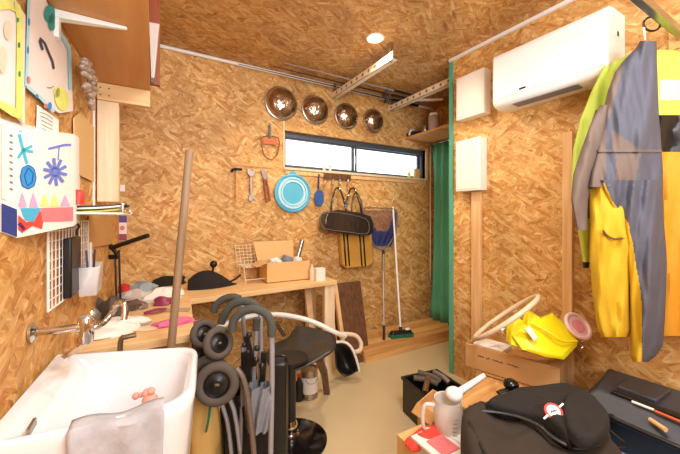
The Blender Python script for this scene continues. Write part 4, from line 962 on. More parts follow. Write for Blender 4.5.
# ================================================================ RIGHT WALL
def wallbox(name, label, cat, xs, ys_, dep, m):   # px range, (top y at left, bottom y at left)
    a = PR(xs[0], ys_[0], dep); c = PR(xs[1], ys_[0], dep); zt = a.z; zb = PR(xs[0], ys_[1], dep).z
    o = thing(name, label, cat, ((a.x+c.x)/2+dep, (a.y+c.y)/2, zb))
    w = lambda p, z, e: Vector((rwx(p.y)-e, p.y, z))
    b = B(); b.hexa([w(a, zb, dep), w(c, zb, dep), w(c, zb, 0), w(a, zb, 0), w(a, zt, dep), w(c, zt, dep), w(c, zt, 0), w(a, zt, 0)])
    b.build('cover', m, o, bevel=.006, seg=3)
    b = B(); ins = .012; a2, c2 = a.lerp(c, .06), a.lerp(c, .94); b.hexa([w(a2, zb+.015, dep+.003), w(c2, zb+.015, dep+.003), w(c2, zb+.015, dep-.002), w(a2, zb+.015, dep-.002), w(a2, zt-.015, dep+.003), w(c2, zt-.015, dep+.003), w(c2, zt-.015, dep-.002), w(a2, zt-.015, dep-.002)])
    b.build('door', m, o, bevel=.002); return o
wallbox('distribution_box', 'upper white electrical box on the right wall beside air conditioner', 'electrical box', (456, 484), (79, 121), .08, 'box_white')
wallbox('distribution_box', 'lower white electrical box below the other one on right wall', 'electrical box', (455.5, 480), (142, 192), .08, 'box_white')
# air conditioner
o = thing('air_conditioner', 'long white wall mounted air conditioner on the right wall', 'air conditioner', PR(560, 90, .1))
dA = .20; a, c = PR(492.5, 55, dA), PR(608, 4, dA)
zt, zb = (a.z+c.z)/2, (PR(492.5, 109, dA).z)
y1_, y0_ = a.y, c.y
def ac(y, e, z): return Vector((rwx(y)-e, y, z))
prof = [(0, zt-.0), (dA*.75, zt), (dA*.95, zt-.01), (dA, zt-.03), (dA, zb+.045), (dA*.96, zb+.02), (dA*.85, zb+.004), (dA*.55, zb-.004), (0, zb+.01)]
b = B(); b.loft([[ac(y, e, z) for e, z in prof] for y in (y0_, y0_+.008, y1_-.008, y1_)]); b.build('housing', 'white', o, bevel=.004, seg=2)
b = B(); b.loft([[ac(y, e, z) for e, z in ((dA+.0005, zt-.03), (dA+.005, zt-.035), (dA+.005, zb+.052), (dA+.0005, zb+.048))] for y in (y0_+.012, y1_-.012)]); b.build('front_panel', 'white', o)
b = B(); ym = y0_+.14; b.hexa([ac(ym, dA*.90, zb-.001), ac(y1_-.12, dA*.90, zb-.001), ac(y1_-.12, dA*.6, zb-.008), ac(ym, dA*.6, zb-.008), ac(ym, dA*.90, zb+.003), ac(y1_-.12, dA*.90, zb+.003), ac(y1_-.12, dA*.6, zb+.003), ac(ym, dA*.6, zb+.003)]); b.build('louvre', 'grey', o)
b = B(); q1_, q2_ = PR(519, 88.8, dA+.006), PR(525.5, 86.5, dA+.006); b.hexa([q1_-CU*.008, q2_-CU*.008, q2_-CU*.008+Vector((.002,0,0)), q1_-CU*.008+Vector((.002,0,0)), q1_+CU*.004, q2_+CU*.004, q2_+CU*.004+Vector((.002,0,0)), q1_+CU*.004+Vector((.002,0,0))]); b.build('logo_mark', 'black', o)
b = B(); b.ball(PR(534, 84, dA+.004), .004, 8); b.build('indicator', 'tealtrim', o)
b = B(); sd = ac(y0_-.001, dA*.45, zt-.12); b.box((sd.x-.008, y0_-.003, sd.z-.012), (sd.x+.008, y0_, sd.z+.012)); b.build('side_catch', 'black', o, bevel=.002)
# studs on right wall
def studs(name, label, xs, yt, yb, dep):
    a, c = PR(xs[0], yt, dep), PR(xs[1], yt, dep); zt, zb = a.z, max(0, PR(xs[0], yb, dep).z)
    b = B(); w = lambda y, e, z: Vector((rwx(y)-e, y, z))
    b.hexa([w(a.y, dep, zb), w(c.y, dep, zb), w(c.y, .001, zb), w(a.y, .001, zb), w(a.y, dep, zt), w(c.y, dep, zt), w(c.y, .001, zt), w(a.y, .001, zt)])
    o = b.build(name, 'stud', bevel=.003); tag(o, label, 'post'); return o
studs('timber_stud', 'upright pale timber fixed to right wall below the electrical boxes', (471, 480), 192, 420, .03)
studs('timber_stud', 'upright pale timber fixed to right wall left of the coverall', (562, 572), 133, 420, .03)
# coax / bits
b = B(); p = PR(588, 122, .02); b.tube([p, p+Vector((-.03, 0, -.01)), p+Vector((-.05, 0, .01))], .012, 10); tag(b.build('cable_stub', 'grey'), 'short grey pipe stub on wall left of the green jacket', 'pipe')
# hanging arm
ya_ = .50
o = thing('garment_rail', 'square metal bar under the ceiling carrying the coveralls', 'rail', (1.7, ya_, 2.09))
b = B(); b.bar((1.15, ya_, 2.085), (rwx(ya_)-.001, ya_, 2.085), .03, .03); b.build('bar', 'steel', o, bevel=.003)
b = B(); b.bar((1.45, ya_, 2.115), (1.45, ya_, CEIL), .02, .02); b.build('drop_rod', 'steel', o)
b = B(); pp = Vector((rwx(ya_)-.02, ya_, 2.10)); b.box((pp.x, ya_-.05, 2.04), (pp.x+.019, ya_+.05, 2.16)); b.build('wall_plate', 'plank', o)
th_ = 1.395
o = thing('hanging_ring', 'black carabiner ring on the metal bar holding the coverall', 'ring', PT(651, 34, th_))
b = B(); rc = PT(652, 24, th_); b.tube([rc+(CR*math.cos(a)*.036+CU*math.sin(a)*.030) for a in [i*PI/8 for i in range(16)]], .0045, 8, closed=True, sm=2); b.build('ring', 'black', o)
b = B(); b.tube([PT(645, 19, th_), PT(644, 27, th_), PT(645, 40, th_)], .003, 6); b.build('tie', 'white', o)
# garments
def gloft(b, rows, t0, thick, pick, nu=40, nvp=6, seed=0, fold_=.012, px0=585, px1=680, t1=None, fr=9):
    """closed flattened tube hung from above; rows are (y, left, right) outline positions on a vertical hanging plane"""
    t1 = t0 if t1 is None else t1
    rs_ = []
    for i in range(len(rows)-1):
        for k in range(nvp): 
            f = k/nvp; rs_.append([rows[i][j]*(1-f)+rows[i+1][j]*f for j in range(3)])
    rs_.append(list(rows[-1])); rings = []
    def tt(x): 
        u = (x-px0)/(px1-px0); return t0*(1-u)+t1*u
    for vi, (y, l, r_) in enumerate(rs_):
        w = r_-l; rg = []; th = min(thick, .02+abs(w)*.004)
        for k in range(nu):
            a = 2*PI*k/nu; x = (l+r_)/2+w/2*math.cos(a); s_ = math.sin(a)
            d = th*math.copysign(abs(s_)**.7, s_)
            f_ = fold_*(noise.noise(Vector((x*.085+y*.012, y*.011, seed)))+.28*noise.noise(Vector((x*.16-y*.02, y*.035, seed+4))))*2
            rg.append(PT(x, y, tt(x)-(d+f_*(1 if s_ > 0 else .4))))
        rings.append(rg)
    for r_ in rings:
        for p in r_: p.x = min(p.x, rwx(p.y)-.012)
    o_ = len(b.v); n = nu
    b.v += [p for r_ in rings for p in r_]
    for i in range(len(rings)-1):
        for k in range(n):
            l = (k+1) % n; a = 2*PI*(k+.5)/n; uu = .5+.5*math.cos(a)
            b.f.append([o_+i*n+k, o_+i*n+l, o_+(i+1)*n+l, o_+(i+1)*n+k]); b.mi.append(pick(uu, rs_[i][0], (rs_[i][1]+(rs_[i][2]-rs_[i][1])*uu)))
    b.f.append([o_+k for k in range(n)]); b.mi.append(b.mi[-1]); b.f.append([o_+(len(rings)-1)*n+k for k in range(n)]); b.mi.append(b.mi[-2])
# lime jacket (behind)
o = thing('rain_jacket', 'lime green jacket with silver chest panel hanging behind the coverall', 'jacket', PT(640, 240, 1.60))
b = B(); gloft(b, [(50, 640, 676), (62, 612, 700), (80, 604, 716), (120, 600, 720), (150, 604, 716), (170, 606, 712)], 1.58, .05, lambda u, y, f: 1 if 78 < y < 100 and u > .5 else 0, t1=1.50, seed=2)
b.build('body', ['lime', 'silverfab', 'slatefab'], o)
b = B(); gloft(b, [(66, 604, 618), (90, 592, 610), (120, 580, 601), (150, 573, 596), (185, 571, 592), (225, 577, 590), (262, 583, 589)], 1.60, .035, lambda u, y, f: 1 if y > 105 and u > .55 and y < 215 else 0, seed=5, t1=1.55)
b.build('sleeve', ['lime', 'taupefab'], o)
b = B(); gloft(b, [(262, 582, 590), (268, 583, 589)], 1.60, .025, lambda u, y, f: 0, nvp=2, t1=1.55); b.build('cuff', 'black', o)
# second coverall at right edge
o = thing('rain_coverall', 'orange yellow coverall hanging rightmost behind the grey one', 'coverall', PT(672, 336, 1.5))
b = B(); gloft(b, [(115, 655, 700), (140, 650, 720), (152, 650, 722), (200, 654, 722), (260, 657, 720), (336, 659, 718)], 1.50, .04, lambda u, y, f: 1 if y < 152 else 0, seed=8, t1=1.46)
b.build('body', ['orangefab', 'black'], o)
# main coverall
o = thing('rain_coverall', 'slate grey and yellow coverall hanging on a ring in front', 'coverall', PT(625, 360, 1.45))
def pk(u, y, f):
    if y < 180: return 0 if u > .30+.0*y else (1 if y > 60 else 0)
    return 2
def pt_(u, y, x):
    if y < 66: return 0
    if x < 606+.0*y and y > 118: return 1
    if y > 152 and 616 < x < 641-.2*(y-152): return 1
    if x < 622-(y-70)*.25 and y < 118: return 1
    if 128 < y < 150 and 612 < x < 640 and (x-612) < (y-128)*1.3: return 1
    return 0
b = B(); gloft(b, [(41, 640, 656.5), (48, 636, 657), (60, 624, 657), (72, 615, 657.5), (90, 608, 658), (115, 602, 659), (140, 598, 661), (152, 597, 662), (170, 592, 663), (187, 589, 663)], 1.44, .07, pt_, nu=120, nvp=14, t1=1.38, seed=1, fold_=.016)
b.build('torso', ['slatefab', 'taupefab'], o)
b = B(); gloft(b, [(105, 600, 611), (125, 590, 606), (150, 581, 600), (175, 573, 594), (200, 571, 588), (230, 577, 587)], 1.44, .035, lambda u, y, f: 0, seed=3, t1=1.38)
b.build('sleeve', 'taupefab', o)
b = B(); gloft(b, [(149.5, 596.5, 662), (152, 596.5, 662.5)], 1.437, .073, lambda u, y, f: 0, nu=64, t1=1.377, nvp=2, seed=1, fold_=.016); b.build('waist_seam', 'taupefab', o)
b = B(); gloft(b, [(182, 588, 640), (200, 589, 640), (222, 590, 640), (245, 590, 636), (262, 590, 632), (290, 592, 630), (320, 596, 630), (331, 598, 631), (337, 602, 628)], 1.45, .06, lambda u, y, f: 0, nu=56, nvp=5, t1=1.39, seed=6, fold_=.018)
b.build('leg', 'yellowfab', o)
def leg2(u, y, x):
    K_ = [(182, 604), (200, 612), (222, 628), (245, 633), (264, 636), (293, 641), (320, 642), (400, 642)]
    for (a, p), (c, q) in zip(K_[:-1], K_[1:]):
        if a <= y <= c: return 1 if x > p+(q-p)*(y-a)/(c-a) else 0
    return 1
b = B(); gloft(b, [(180, 600, 663), (200, 608, 663), (222, 620, 664), (245, 627, 666), (264, 628, 667), (290, 630, 666), (320, 631, 665), (345, 630, 663), (356, 630, 656), (362, 633, 648)], 1.42, .065, leg2, nu=120, nvp=14, t1=1.37, seed=7, fold_=.016)
b.build('leg', ['yellowfab', 'slatefab'], o)
b = B(); b.tube([PT(603, 230, 1.375), PT(608, 236, 1.365), PT(616, 239, 1.362), PT(627, 237, 1.36)], .007, 8, flat=.5); b.build('pocket_opening', 'brown_board', o)
# ================================================================ LOWER RIGHT
# long cardboard box resting on a low wooden crate
A0 = Vector((1.70, 1.37, 0)); A1 = PT(561, 369, 1.70); A1.z = 0; zt, zb = .462, .325
dv = (A1-A0).normalized(); nv = Vector((-dv.y, dv.x, 0)); 
if nv.x < 0: nv = -nv
A2 = A1+nv*.22; A3 = A0+nv*.30
A3.x = min(A3.x, rwx(A3.y)-.02)
o = thing('cardboard_box', 'long cardboard box with faded print by the right wall', 'box', (A0+A2)/2+Vector((0,0,zb)))
def wallq(b, p, q, z0, z1, th=.005):
    d = (q-p).normalized(); n = Vector((-d.y, d.x, 0))*th
    b.hexa([p+CU*z0, q+CU*z0, q+n+CU*z0, p+n+CU*z0, p+CU*z1, q+CU*z1, q+n+CU*z1, p+n+CU*z1])
b = B(); 
for p, q in ((A0, A1), (A1, A2), (A2, A3), (A3, A0)): wallq(b, p, q, zb, zt)
b.slab([A0+CU*zb, A1+CU*zb, A2+CU*zb, A3+CU*zb], (0, 0, .004)); b.slab([v+CU*(zt-.035) for v in (A0.lerp(A2, .02), A1.lerp(A3, .02), A2.lerp(A0, .02), A3.lerp(A1, .02))], (0, 0, .004)); b.build('carton', 'card', o)
b = B(); b.slab([A0+CU*zt, A1+CU*zt, A1+nv*.05+CU*(zt-.01), A0+nv*.05+CU*(zt-.01)], (0, 0, .003)); b.slab([A1+CU*zt, A2+CU*zt, A2-dv*.06+CU*(zt-.012), A1-dv*.06+CU*(zt-.012)], (0, 0, .003)); b.build('flap', 'card', o)
b = B(); x_ = .16; rs = random.Random(5); fo = -nv*.0015
for wd in (3, 2, 5, 0, 5):
    for k in range(max(wd, 0)):
        L0 = A0.lerp(A1, x_)+fo; L1 = A0.lerp(A1, x_+.019)+fo; z_ = zb+.082+rs.uniform(-.002, .002); h_ = .006+rs.random()*.004
        b.add([L0+CU*z_, L1+CU*z_, L1+CU*(z_+h_), L0+CU*(z_+h_)], [(0,1,2,3)]); x_ += .024
    x_ += .022
b.build('printed_line', 'ink', o)
# under it: wooden crate
o = thing('wooden_crate', 'pale slatted wooden crate under the long cardboard box', 'crate', (A0+A2)/2)
A0c, A1c, A2c, A3c = A0-nv*.0+dv*.06, A1, A2, A3+dv*.06
for p, q in ((A0c, A1c), (A1c, A2c), (A2c, A3c), (A3c, A0c)):
    for z_ in (.02, .12, .22):
        b = B(); wallq(b, p, q, z_, z_+.08, .012); b.build('slat', 'plank', o, bevel=.002)
b = B(); b.slab([v+CU*.308 for v in (A0c, A1c, A2c, A3c)], (0, 0, .014)); b.build('top_board', 'plank2', o)
for v in (A0c.lerp(A2c, .06), A1c.lerp(A3c, .06), A2c.lerp(A0c, .06), A3c.lerp(A1c, .06)):
    B().box((v.x-.015, v.y-.015, 0), (v.x+.015, v.y+.015, .307)).build('post', 'plank', o)
# beige ring
o = thing('steering_ring', 'large beige ring leaning on top of the cardboard box', 'ring', PT(480, 338, 1.85))
rc = PT(506, 317.5, 1.88); U_ = (CR*.82+CU*.57); V_ = (-CR*.57*.20+CU*.82*.20+CF*.97); R_ = .213
dr = (CR*166-CU*100+CF*326).normalized(); U_ = U_.normalized(); V_ = (dr-U_*dr.dot(U_)).normalized(); W_ = (-CR*.57+CU*.82); V_ = (V_*.98+W_*.14).normalized()
b = B(); b.tube([rc+U_*R_*math.cos(a)+V_*R_*.85*math.sin(a) for a in [i*2*PI/36 for i in range(36)]], .0135, 12, closed=True, sm=1); b.build('hoop', 'beigering', o, sharp=80)
b = B(); b.tube([rc-U_*R_*.35+V_*R_*.5, rc+CU*-.06, rc+V_*-R_*.5+U_*.02], .005, 8); b.lathe([(.02, 0), (.02, .02), (.012, .03)], rc-CU*.06-U_*.03, U_, 12); b.build('spoke', 'chrome', o)
# papers in box
p = (A0+A3)/2*.75+(A1+A2)/2*.25+CU*0; b = B(); b.box((p.x-.08, p.y-.09, zt-.03), (p.x+.06, p.y+.09, zt-.004), Matrix.Rotation(.2, 3, 'Z')); tag(b.build('paper_bundle', 'paper', bevel=.004), 'white papers in the long cardboard box under the ring', 'paper')
# yellow scoop
o = thing('yellow_bucket', 'bright yellow moulded plastic bucket lying on the cardboard box', 'bucket', PT(545, 358, 1.72))
fr = [(512, 336, 1.74), (519, 330, 1.72), (552, 313, 1.78), (577, 336, 1.74), (577, 346, 1.70), (564, 360, 1.66), (545, 357, 1.66), (522, 350, 1.69)]
t_ = [PT(*f) for f in fr]
bk = [PT(x+(-3 if i < 2 else 0)*1, y-1, t+.17) for i, (x, y, t) in enumerate(fr)]
rm = [PT(x, y, t-.012) for x, y, t in fr]; cen = sum(t_, Vector())/8
b = B()
face = [p.lerp(cen, .0) for p in t_]; inn = [p.lerp(cen, .28)-CF*.02 for p in t_]; mids = [p.lerp(cen, .6)+CF*.0-CF*.025 for p in t_]
b.loft([bk, t_, inn, mids]); b.build('body', 'yellow', o, bevel=.005, sharp=25)
b = B(); cr_ = [(510, 345, 1.75), (511, 330, 1.76), (516, 321, 1.77), (523, 320, 1.78), (528, 326, 1.75), (529, 314, 1.79), (534, 313, 1.8), (541, 318, 1.78), (551, 312, 1.79), (575, 334, 1.75), (566, 341, 1.72), (530, 352, 1.70)]
b.slab([PT(*c_) for c_ in cr_[:3]+cr_[3:5]+[(524, 336, 1.72)]+[(520, 349, 1.72)]], CF*.05); b.slab([PT(*c_) for c_ in ((526, 330, 1.76), (529, 314, 1.79), (534, 313, 1.8), (541, 318, 1.78), (540, 326, 1.75))], CF*.05); b.build('scoop_lip', 'yellow', o, bevel=.006)
b = B(); b.tube([PT(530, 322, 1.72), PT(547, 331, 1.68), PT(562, 341, 1.66), PT(577, 341, 1.69)], .006, 8); b.build('rib', 'yellow', o)
b = B(); b.slab([PT(525, 329, 1.685), PT(530, 326, 1.685), PT(538, 338, 1.67), PT(534, 341, 1.665)], CF*.004); b.build('sticker', 'paper', o)
# pink mirror + chain
o = thing('hand_mirror', 'round pale pink mirror propped at the right of the yellow bucket', 'mirror', PT(580, 338, 1.78))
mc = PT(578, 326, 1.76); ax = (-CF*.75+CU*.6+CR*.2).normalized()
b = B(); torus(b, mc, ax, .066, .011, 36, 10); b.build('rim', 'pinkface', o)
b = B(); b.lathe([(.001, .0), (.064, .0), (.064, -.01)], mc, ax, 32); b.m = 1; b.lathe([(.001, .004), (.036, .004), (.036, .001)], mc, ax, 28); b.build('face', ['pinkface', 'pink'], o)
o = thing('key_chain', 'small silver chain hanging below the pink mirror', 'chain', PT(582, 352, 1.72))
b = B()
for i in range(5): torus(b, PT(581+(i % 2)*1.2, 338+i*3.2, 1.72), (CR if i % 2 else CF), .007, .002, 12, 6)
b.build('links', 'chrome', o)
b = B(); b.tube([PT(574, 308, 1.9), PT(549, 308, 1.9)], .004, 6); 
# black crate on the floor
o = thing('tool_crate', 'open black crate full of dark tools near the partition foot', 'crate', (1.53, 1.44, 0))
x0, x1, ya, yb_ = 1.39, 1.66, 1.34, 1.60; zc = .225
Rz = Matrix.Rotation(-.15, 3, 'Z'); cc = Vector(((x0+x1)/2, (ya+yb_)/2, 0))
b = B()
for A_, B_ in (((x0, ya, 0), (x1, ya+.008, zc)), ((x0, yb_-.008, 0), (x1, yb_, zc)), ((x0, ya+.008, 0), (x0+.008, yb_-.008, zc)), ((x1-.008, ya+.008, 0), (x1, yb_-.008, zc)), ((x0, ya, 0), (x1, yb_, .008))): b.box(A_, B_, Rz, cc)
b.build('tub', 'black', o, bevel=.002)
b = B(); b.box((x0-.008, ya-.008, zc-.02), (x0+.006, yb_+.008, zc), Rz, cc); b.box((x1-.006, ya-.008, zc-.02), (x1+.008, yb_+.008, zc), Rz, cc); b.box((x0, ya-.008, zc-.02), (x1, ya+.006, zc), Rz, cc); b.box((x0, yb_-.006, zc-.02), (x1, yb_+.008, zc), Rz, cc); b.build('rim', 'black', o, bevel=.002)
rs = random.Random(8)
tl = ['brown grip tool lying left in the black crate', 'dark roll lying in the middle of the black crate', 'dark mottled tool at the front of the black crate', 'grey brown tool at the right inside the black crate']
for i in range(4):
    p = Vector((x0+.06+.055*i, (ya+yb_)/2+rs.uniform(-.04, .04), zc-.0)); q = p+Vector((rs.uniform(-.08, .08), rs.uniform(.05, .09), .015)); b = B(); b.tube([p-(q-p)*.6+CU*.0, p+CU*.01, q], .018, 10); tag(b.build('hand_tool', ['brown_board', 'dirt', 'dirt', 'browntube'][i]), tl[i], 'tool', 'tools in the black crate')
# pale planks
o = thing('timber_plank', 'pale plank lying behind the white jug', 'plank', (1.62, 1.18, .30))
b = B(); b.bar(PT(462, 408, 1.72), PT(500, 378, 1.98), .10, .02); b.build('board', 'plank', o, bevel=.003)
o = thing('timber_plank', 'short orange brown plank propped against the long cardboard box', 'plank', (1.6, 1.1, .2))
b = B(); b.bar(PT(478, 412, 1.66), PT(520, 386, 1.82), .12, .02); b.build('board', 'plank2', o, bevel=.003)
# tall tan carton in front
o = thing('cardboard_box', 'small upright cardboard box standing by the white jug', 'box', (1.25, 1.15, 0))
pa, pb_ = PT(417.5, 402, 1.66), PT(437, 410, 1.55); pd = PT(452, 400, 1.68); pe_ = pd+(pa-pb_)
b = B(); q4 = [pa, pb_, pb_+(pd-pb_), pa+(pd-pb_)]; zt4 = .31
lo = [Vector((v.x, v.y, 0)) for v in q4]
for i in range(4): wallq(b, lo[i], lo[(i+1) % 4], 0, zt4, .005)
b.slab([v+CU*.25 for v in lo], (0, 0, .004)); b.build('carton', 'card2', o)
b = B(); m1, m2 = lo[0]+CU*zt4, lo[1]+CU*zt4; b.slab([m1, m2, m2+Vector((-.05, -.01, -.03)), m1+Vector((-.05, -.01, -.03))], (0, 0, .004)); b.build('flap', 'card', o)
# red item
o = thing('red_bag', 'red folded bag lying in front of the small cardboard box', 'bag', PT(424, 445, 1.45)); o.location.z = .0
p = PT(424, 437, 1.42)
b = B(); b.ball((p.x, p.y, p.z-.005), 1, 18, (.075, .05, .026))
for v in b.v: v += (CR*.3+CU*.25)*(v-p).dot(CR)*.9 + Vector((nz(v, 25, .01),)*3)
b.build('body', 'redpaint', o)
b = B(); pz = PT(421, 449, 1.42); b.box((pz.x-.05, pz.y-.03, 0), (pz.x+.10, pz.y+.10, p.z-.03)); b.build('carton_base', 'card2', o)
# white measuring jug with pipe
o = thing('measuring_jug', 'milky white measuring jug with long spout pipe', 'jug', PT(448, 437, 1.45))
jb = PT(448, 437, 1.45); jt = PT(448, 398, 1.45); hj = (jt.z-jb.z)
B().lathe([(.052, 0), (.056, .01), (.064, hj*.75), (.058, hj*.85), (.06, hj), (.056, hj-.002), (.054, hj*.85), (.058, hj*.7), (.05, .012), (.001, .01)], jb, n=28).build('body', 'clearjug', o)
b = B(); b.tube([jb-CR*.06+CU*hj*.82, jb-CR*.105+CU*hj*.80, jb-CR*.108+CU*hj*.25, jb-CR*.055+CU*hj*.2], .009, 10, sm=5); b.build('handle', 'clearjug', o)
b = B(); 
for i in range(6):
    p = jb-CF*.061+CU*(hj*(.15+.1*i)); b.bar(p-CR*.0, p+CR*.02, .002, .002, CF)
b.build('scale_marks', 'grey', o)
o = thing('funnel', 'white plastic funnel with long pipe resting in the measuring jug', 'funnel', jb+CU*hj)
fc = PT(454, 394, 1.46); 
b = B(); b.ball(fc, .036, 14, (1.1, 1.1, .85)); b.build('bulb', 'white', o)
b = B(); b.tube([fc, PT(462, 390, 1.48), PT(484, 375.5, 1.53)], lambda t: .02-.009*t, 12, sm=4); b.build('pipe', 'white', o)
# clear bag/box bottom
o = thing('clear_tub', 'clear plastic tub with red and white contents at bottom edge', 'tub', PT(440, 454, 1.3)); o.location.z = 0
p = PT(447, 446, 1.36); 
b = B(); b.box((p.x-.09, p.y-.09, 0), (p.x+.12, p.y+.10, p.z)); b.build('tub', 'clear', o, bevel=.01)
b = B(); b.box((p.x-.10, p.y-.10, p.z), (p.x+.13, p.y+.11, p.z+.012)); b.m = 1; b.box((p.x-.07, p.y-.05, p.z+.012), (p.x+.02, p.y+.05, p.z+.016)); b.m = 2; b.box((p.x+.04, p.y-.07, p.z+.012), (p.x+.10, p.y+.07, p.z+.02)); b.build('lid', ['paper', 'pinkpaint', 'white'], o, bevel=.003)
# ---- tool case by the wall
o = thing('tool_case', 'large slate grey plastic tool case against the right wall', 'case', (1.95, .4, .25))
xw = lambda y: rwx(y)-.012
yf, yn = .80, -.35; z0, z1, z2 = .25, .38, .455
b = B(); b.hexa([Vector((1.74, yn, z0)), Vector((xw(yn), yn, z0)), Vector((xw(yf), yf, z0)), Vector((1.74, yf-.04, z0)), Vector((1.72, yn, z1)), Vector((xw(yn), yn, z1)), Vector((xw(yf), yf, z1)), Vector((1.72, yf-.03, z1))]); b.build('body', 'casefront', o, bevel=.01)
b = B(); b.hexa([Vector((1.715, yn, z1+.002)), Vector((xw(yn), yn, z1+.002)), Vector((xw(yf), yf+.01, z1+.002)), Vector((1.715, yf-.03, z1+.002)), Vector((1.78, yn+.03, z2)), Vector((xw(yn)-.03, yn+.03, z2+.015)), Vector((xw(yf)-.04, yf-.03, z2+.01)), Vector((1.80, yf-.09, z2))]); b.build('lid', 'case', o, bevel=.012, seg=3)
for (ya, yb_) in ((.52, .66), (.16, .42), (-.15, .08)):
    b = B(); b.box((1.86, ya, z2+.0), (2.03, yb_, z2+.022)); b.build('raised_panel', 'case', o, bevel=.006)
b = B(); b.box((1.80, .14, z2+.001), (1.835, .66, z2+.012)); b.build('lid_rail', 'black', o, bevel=.003)
b = B(); b.tube([(1.712, .62, .40), (1.685, .60, .405), (1.682, .36, .405), (1.712, .34, .40)], .010, 10); b.build('handle', 'black', o)
for y in (.69, .22):
    b = B(); b.box((1.705, y-.03, .345), (1.722, y+.03, .415)); b.build('latch', 'grey', o, bevel=.003)
for (pts, nm, mm, lb, cat) in (([(632, 401.5), (654, 410)], 'pen', 'white', 'white marker pen lying on the slate tool case', 'pen'), ([(655, 411), (684, 423)], 'pencil', 'orange', 'orange pencil lying on the slate tool case', 'pencil'), ([(650, 419.5), (666, 430)], 'wooden_stick', 'card2', 'pale wooden stick on the front edge of the tool case', 'stick')):
    zz = z2+.008; a, c = PZ(*pts[0], zz), PZ(*pts[1], zz); 
    if nm == 'wooden_stick': zz = .42; a, c = PZ(*pts[0], .436), PZ(*pts[1], .436)
    b = B(); b.tube([a, c], .0055 if nm != 'wooden_stick' else .009, 8, sm=0); tag(b.build(nm, mm), lb, cat)
o = thing('storage_box', 'pale blue grey storage box beneath the slate tool case', 'box', (1.85, .3, 0))
b = B(); b.box((1.60, -.3, 0), (2.08, .78, .235)); b.build('tub', 'palegrey', o, bevel=.01)
b = B(); b.box((1.59, -.31, .235), (2.09, .79, .249)); b.build('lid', 'palegrey', o, bevel=.004)
o = thing('cable', 'black looped cable lying on the pale storage box', 'cable', (1.62, .5, .25))
b = B(); b.tube([PT(590, 432, 1.38), PT(604, 428, 1.36), PT(618, 438, 1.32), PT(625, 445, 1.30), PT(612, 446, 1.28), PT(600, 442, 1.27)], .006, 8, sm=5); b.build('cord', 'black', o)
# ---- black bag foreground
o = thing('equipment_bag', 'big black fabric bag with round red badge at the bottom right', 'bag', PT(540, 454, 1.25)); o.location.z = 0
def plan(pts, z): return [PZ(x, y, z) for x, y in pts]
def pillow(b, outline, z0, z1, edge=.03, seed=0, amp=.012, sag=.0, nsm=4, base=.93):
    o_ = smooth([Vector((p.x, p.y, 0)) for p in outline], nsm, True); c = sum(o_, Vector())/len(o_); h = z1-z0; rings = []
    for f, z in ((base*.97, z0), (base, z0+.004), (1.0, z0+h*.45), (1.0, z1-edge*1.2), (.985, z1-edge*.5), (.955, z1-edge*.12), (.90, z1), (.75, z1+.004), (.55, z1-sag*.6), (.35, z1-sag), (.15, z1-sag), (.02, z1-sag)):
        rg = []
        for p in o_:
            q = c+(p-c)*f; q.z = z
            if f < .99 and z > z0+h*.6: q.z += noise.noise(Vector((q.x*9+seed, q.y*9, 0)))*amp*2+noise.noise(Vector((q.x*26+seed, q.y*22, 3)))*amp
            elif z > z0+.01: q += Vector((noise.noise(Vector((q.x*8, q.y*8, z*9+seed))), noise.noise(Vector((q.x*8, q.y*8+5, z*9+seed))), 0))*amp
            rg.append(q)
        rings.append(rg)
    b.loft(rings)
b = B(); pillow(b, plan([(461, 413), (468, 405), (482, 399), (500, 393), (520, 388.5), (560, 387), (592, 392), (604, 408), (612, 432), (632, 460), (640, 500), (570, 545), (500, 520), (474, 470), (464, 440)], .49), 0.002, .49, .05, seed=2, amp=.014, sag=.01)
b.build('body', 'blackfab2', o, sharp=80)
b = B(); pillow(b, plan([(486, 401), (500, 394), (525, 387), (560, 384), (590, 391), (603, 403), (603, 420), (590, 434), (572, 440), (560, 430), (545, 419), (525, 411), (503, 407)], .53), .485, .535, .03, seed=9, amp=.008, sag=-.012)
b.build('shoulder_pad', 'blackfab', o, sharp=80)
b = B(); pillow(b, plan([(566, 394), (582, 390), (600, 399), (610, 412), (604, 428), (588, 436), (572, 430), (564, 412)], .57), .52, .565, .03, seed=5, amp=.006)
b.build('side_roll', 'blackfab', o, sharp=80)
b = B(); b.tube([PZ(476, 410, .50), PZ(498, 412, .505), PZ(520, 417, .51), PZ(540, 426, .51), PZ(553, 437, .505), PZ(575, 447, .50), PZ(598, 444, .50)], .011, 10, sm=5, flat=.6); b.build('webbing', 'black', o)
b = B(); b.tube([PZ(466, 416, .485), PZ(474, 432, .495), PZ(486, 455, .50), PZ(500, 480, .50)], .006, 8, sm=5); b.build('zip_edge', 'black', o)
bcn = PZ(553.5, 411.5, .556); axb = (-CF*.55+CU*.80-CR*.2).normalized()
ub = axb.cross(CU).normalized(); wb = ub.cross(axb).normalized()
def bd(x, y, e=.004): return bcn+ub*x+wb*y+axb*e
b = B(); sc_ = .029
b.m = 0; b.lathe([(.001, .0025), (sc_, .0025), (sc_*1.0, -.012)], bcn, axb, 32)
b.m = 1; b.lathe([(.001, .0035), (sc_*.74, .0035)], bcn, axb, 32, caps=False)
b.m = 1; b.stroke([(-sc_*1.25*ca_, sc_*1.15) for ca_ in (1,)]+[(-sc_*.7, sc_*.6)], .006, lambda x, y: bd(x, y, .0035)); b.stroke([(sc_*1.25, -sc_*1.15), (sc_*.7, -sc_*.6)], .006, lambda x, y: bd(x, y, .0035))
b.m = 2; b.stroke([(-.012, .006), (-.003, .002), (0, -.002), (.010, -.006)], .003, lambda x, y: bd(x, y, .005)); b.stroke([(-.003, .006), (.001, -.001)], .002, lambda x, y: bd(x, y, .005)); b.stroke([(.006, .002), (.009, -.009)], .002, lambda x, y: bd(x, y, .005))
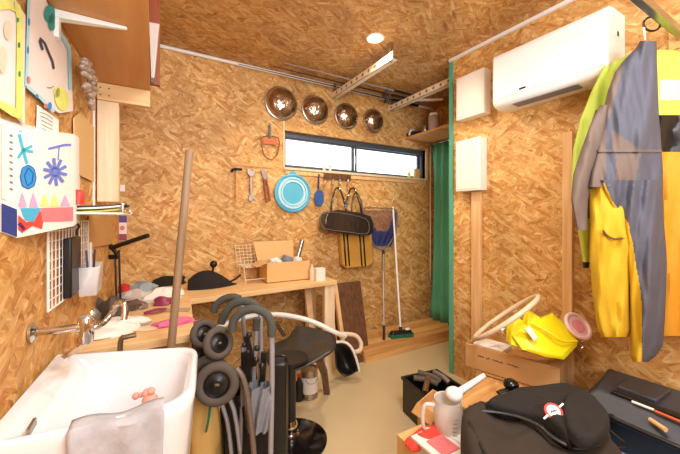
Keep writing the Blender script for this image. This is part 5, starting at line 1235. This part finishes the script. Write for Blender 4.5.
b.build('round_badge', ['red', 'white', 'black'], o, flat=True)
o = thing('black_strap_buckle', 'glossy black buckle ball lying on the black bag top edge', 'buckle', PT(511, 392, 1.4))
b = B(); b.ball(PT(511, 384.5, 1.42), .032, 14, (1, 1, .8)); b.build('knob', 'blackgloss', o)
b = B(); b.tube([PT(498, 393, 1.4), PT(506, 390, 1.41), PT(520, 390, 1.42), PT(535, 388, 1.43)], .012, 8, flat=.5); b.build('strap', 'black', o)
# ================================================================ LIGHT
def area(name, loc, rot, size, power, col, sy=None):
    l = bpy.data.lights.new(name, 'AREA'); l.energy = power; l.size = size; l.color = col
    if sy: l.shape = 'RECTANGLE'; l.size_y = sy
    o = bpy.data.objects.new(name, l); C.objects.link(o); o.location = loc; o.rotation_euler = rot; return o
l = bpy.data.lights.new('lamp_bulb', 'SPOT'); l.energy = 45; l.color = (1, .84, .62); l.shadow_soft_size = .05; l.spot_size = math.radians(150); l.spot_blend = .6
lo_ = bpy.data.objects.new('lamp_bulb', l); C.objects.link(lo_); lo_.location = (LAMP.x, LAMP.y, CEIL-.03)
area('ceiling_fill', (.75, .3, CEIL-.04), (0, 0, 0), .6, 26, (.88, .94, 1), .6)  # added soft fill below the ceiling, out of view, no fixture modelled
area('flash_bounce', (.5, -1.1, 1.9), (math.radians(78), 0, math.radians(-22)), 1.1, 36, (.84, .92, 1), .9)
area('up_bounce', (.5, -.7, 1.55), (math.radians(158), 0, math.radians(-20)), .8, 42, (.86, .93, 1), .8)  # added unseen fill aimed upward to brighten the ceiling boards
w = bpy.data.worlds.new('sky'); bpy.context.scene.world = w; w.use_nodes = True
w.node_tree.nodes['Background'].inputs[0].default_value = (.93, .97, 1, 1); w.node_tree.nodes['Background'].inputs[1].default_value = 2.2
# ================================================================ CAMERA
cam = bpy.data.cameras.new('camera'); co = bpy.data.objects.new('camera', cam); C.objects.link(co)
cam.sensor_width = 36; cam.lens = 36*F/680; cam.shift_y = -(227-HY)/680; cam.clip_start = .03
co.location = (0, 0, H); co.rotation_euler = (math.radians(90), 0, -YAW)
bpy.context.scene.camera = co
bpy.context.scene.view_settings.view_transform = 'Standard'
bpy.context.scene.view_settings.exposure = 0.33
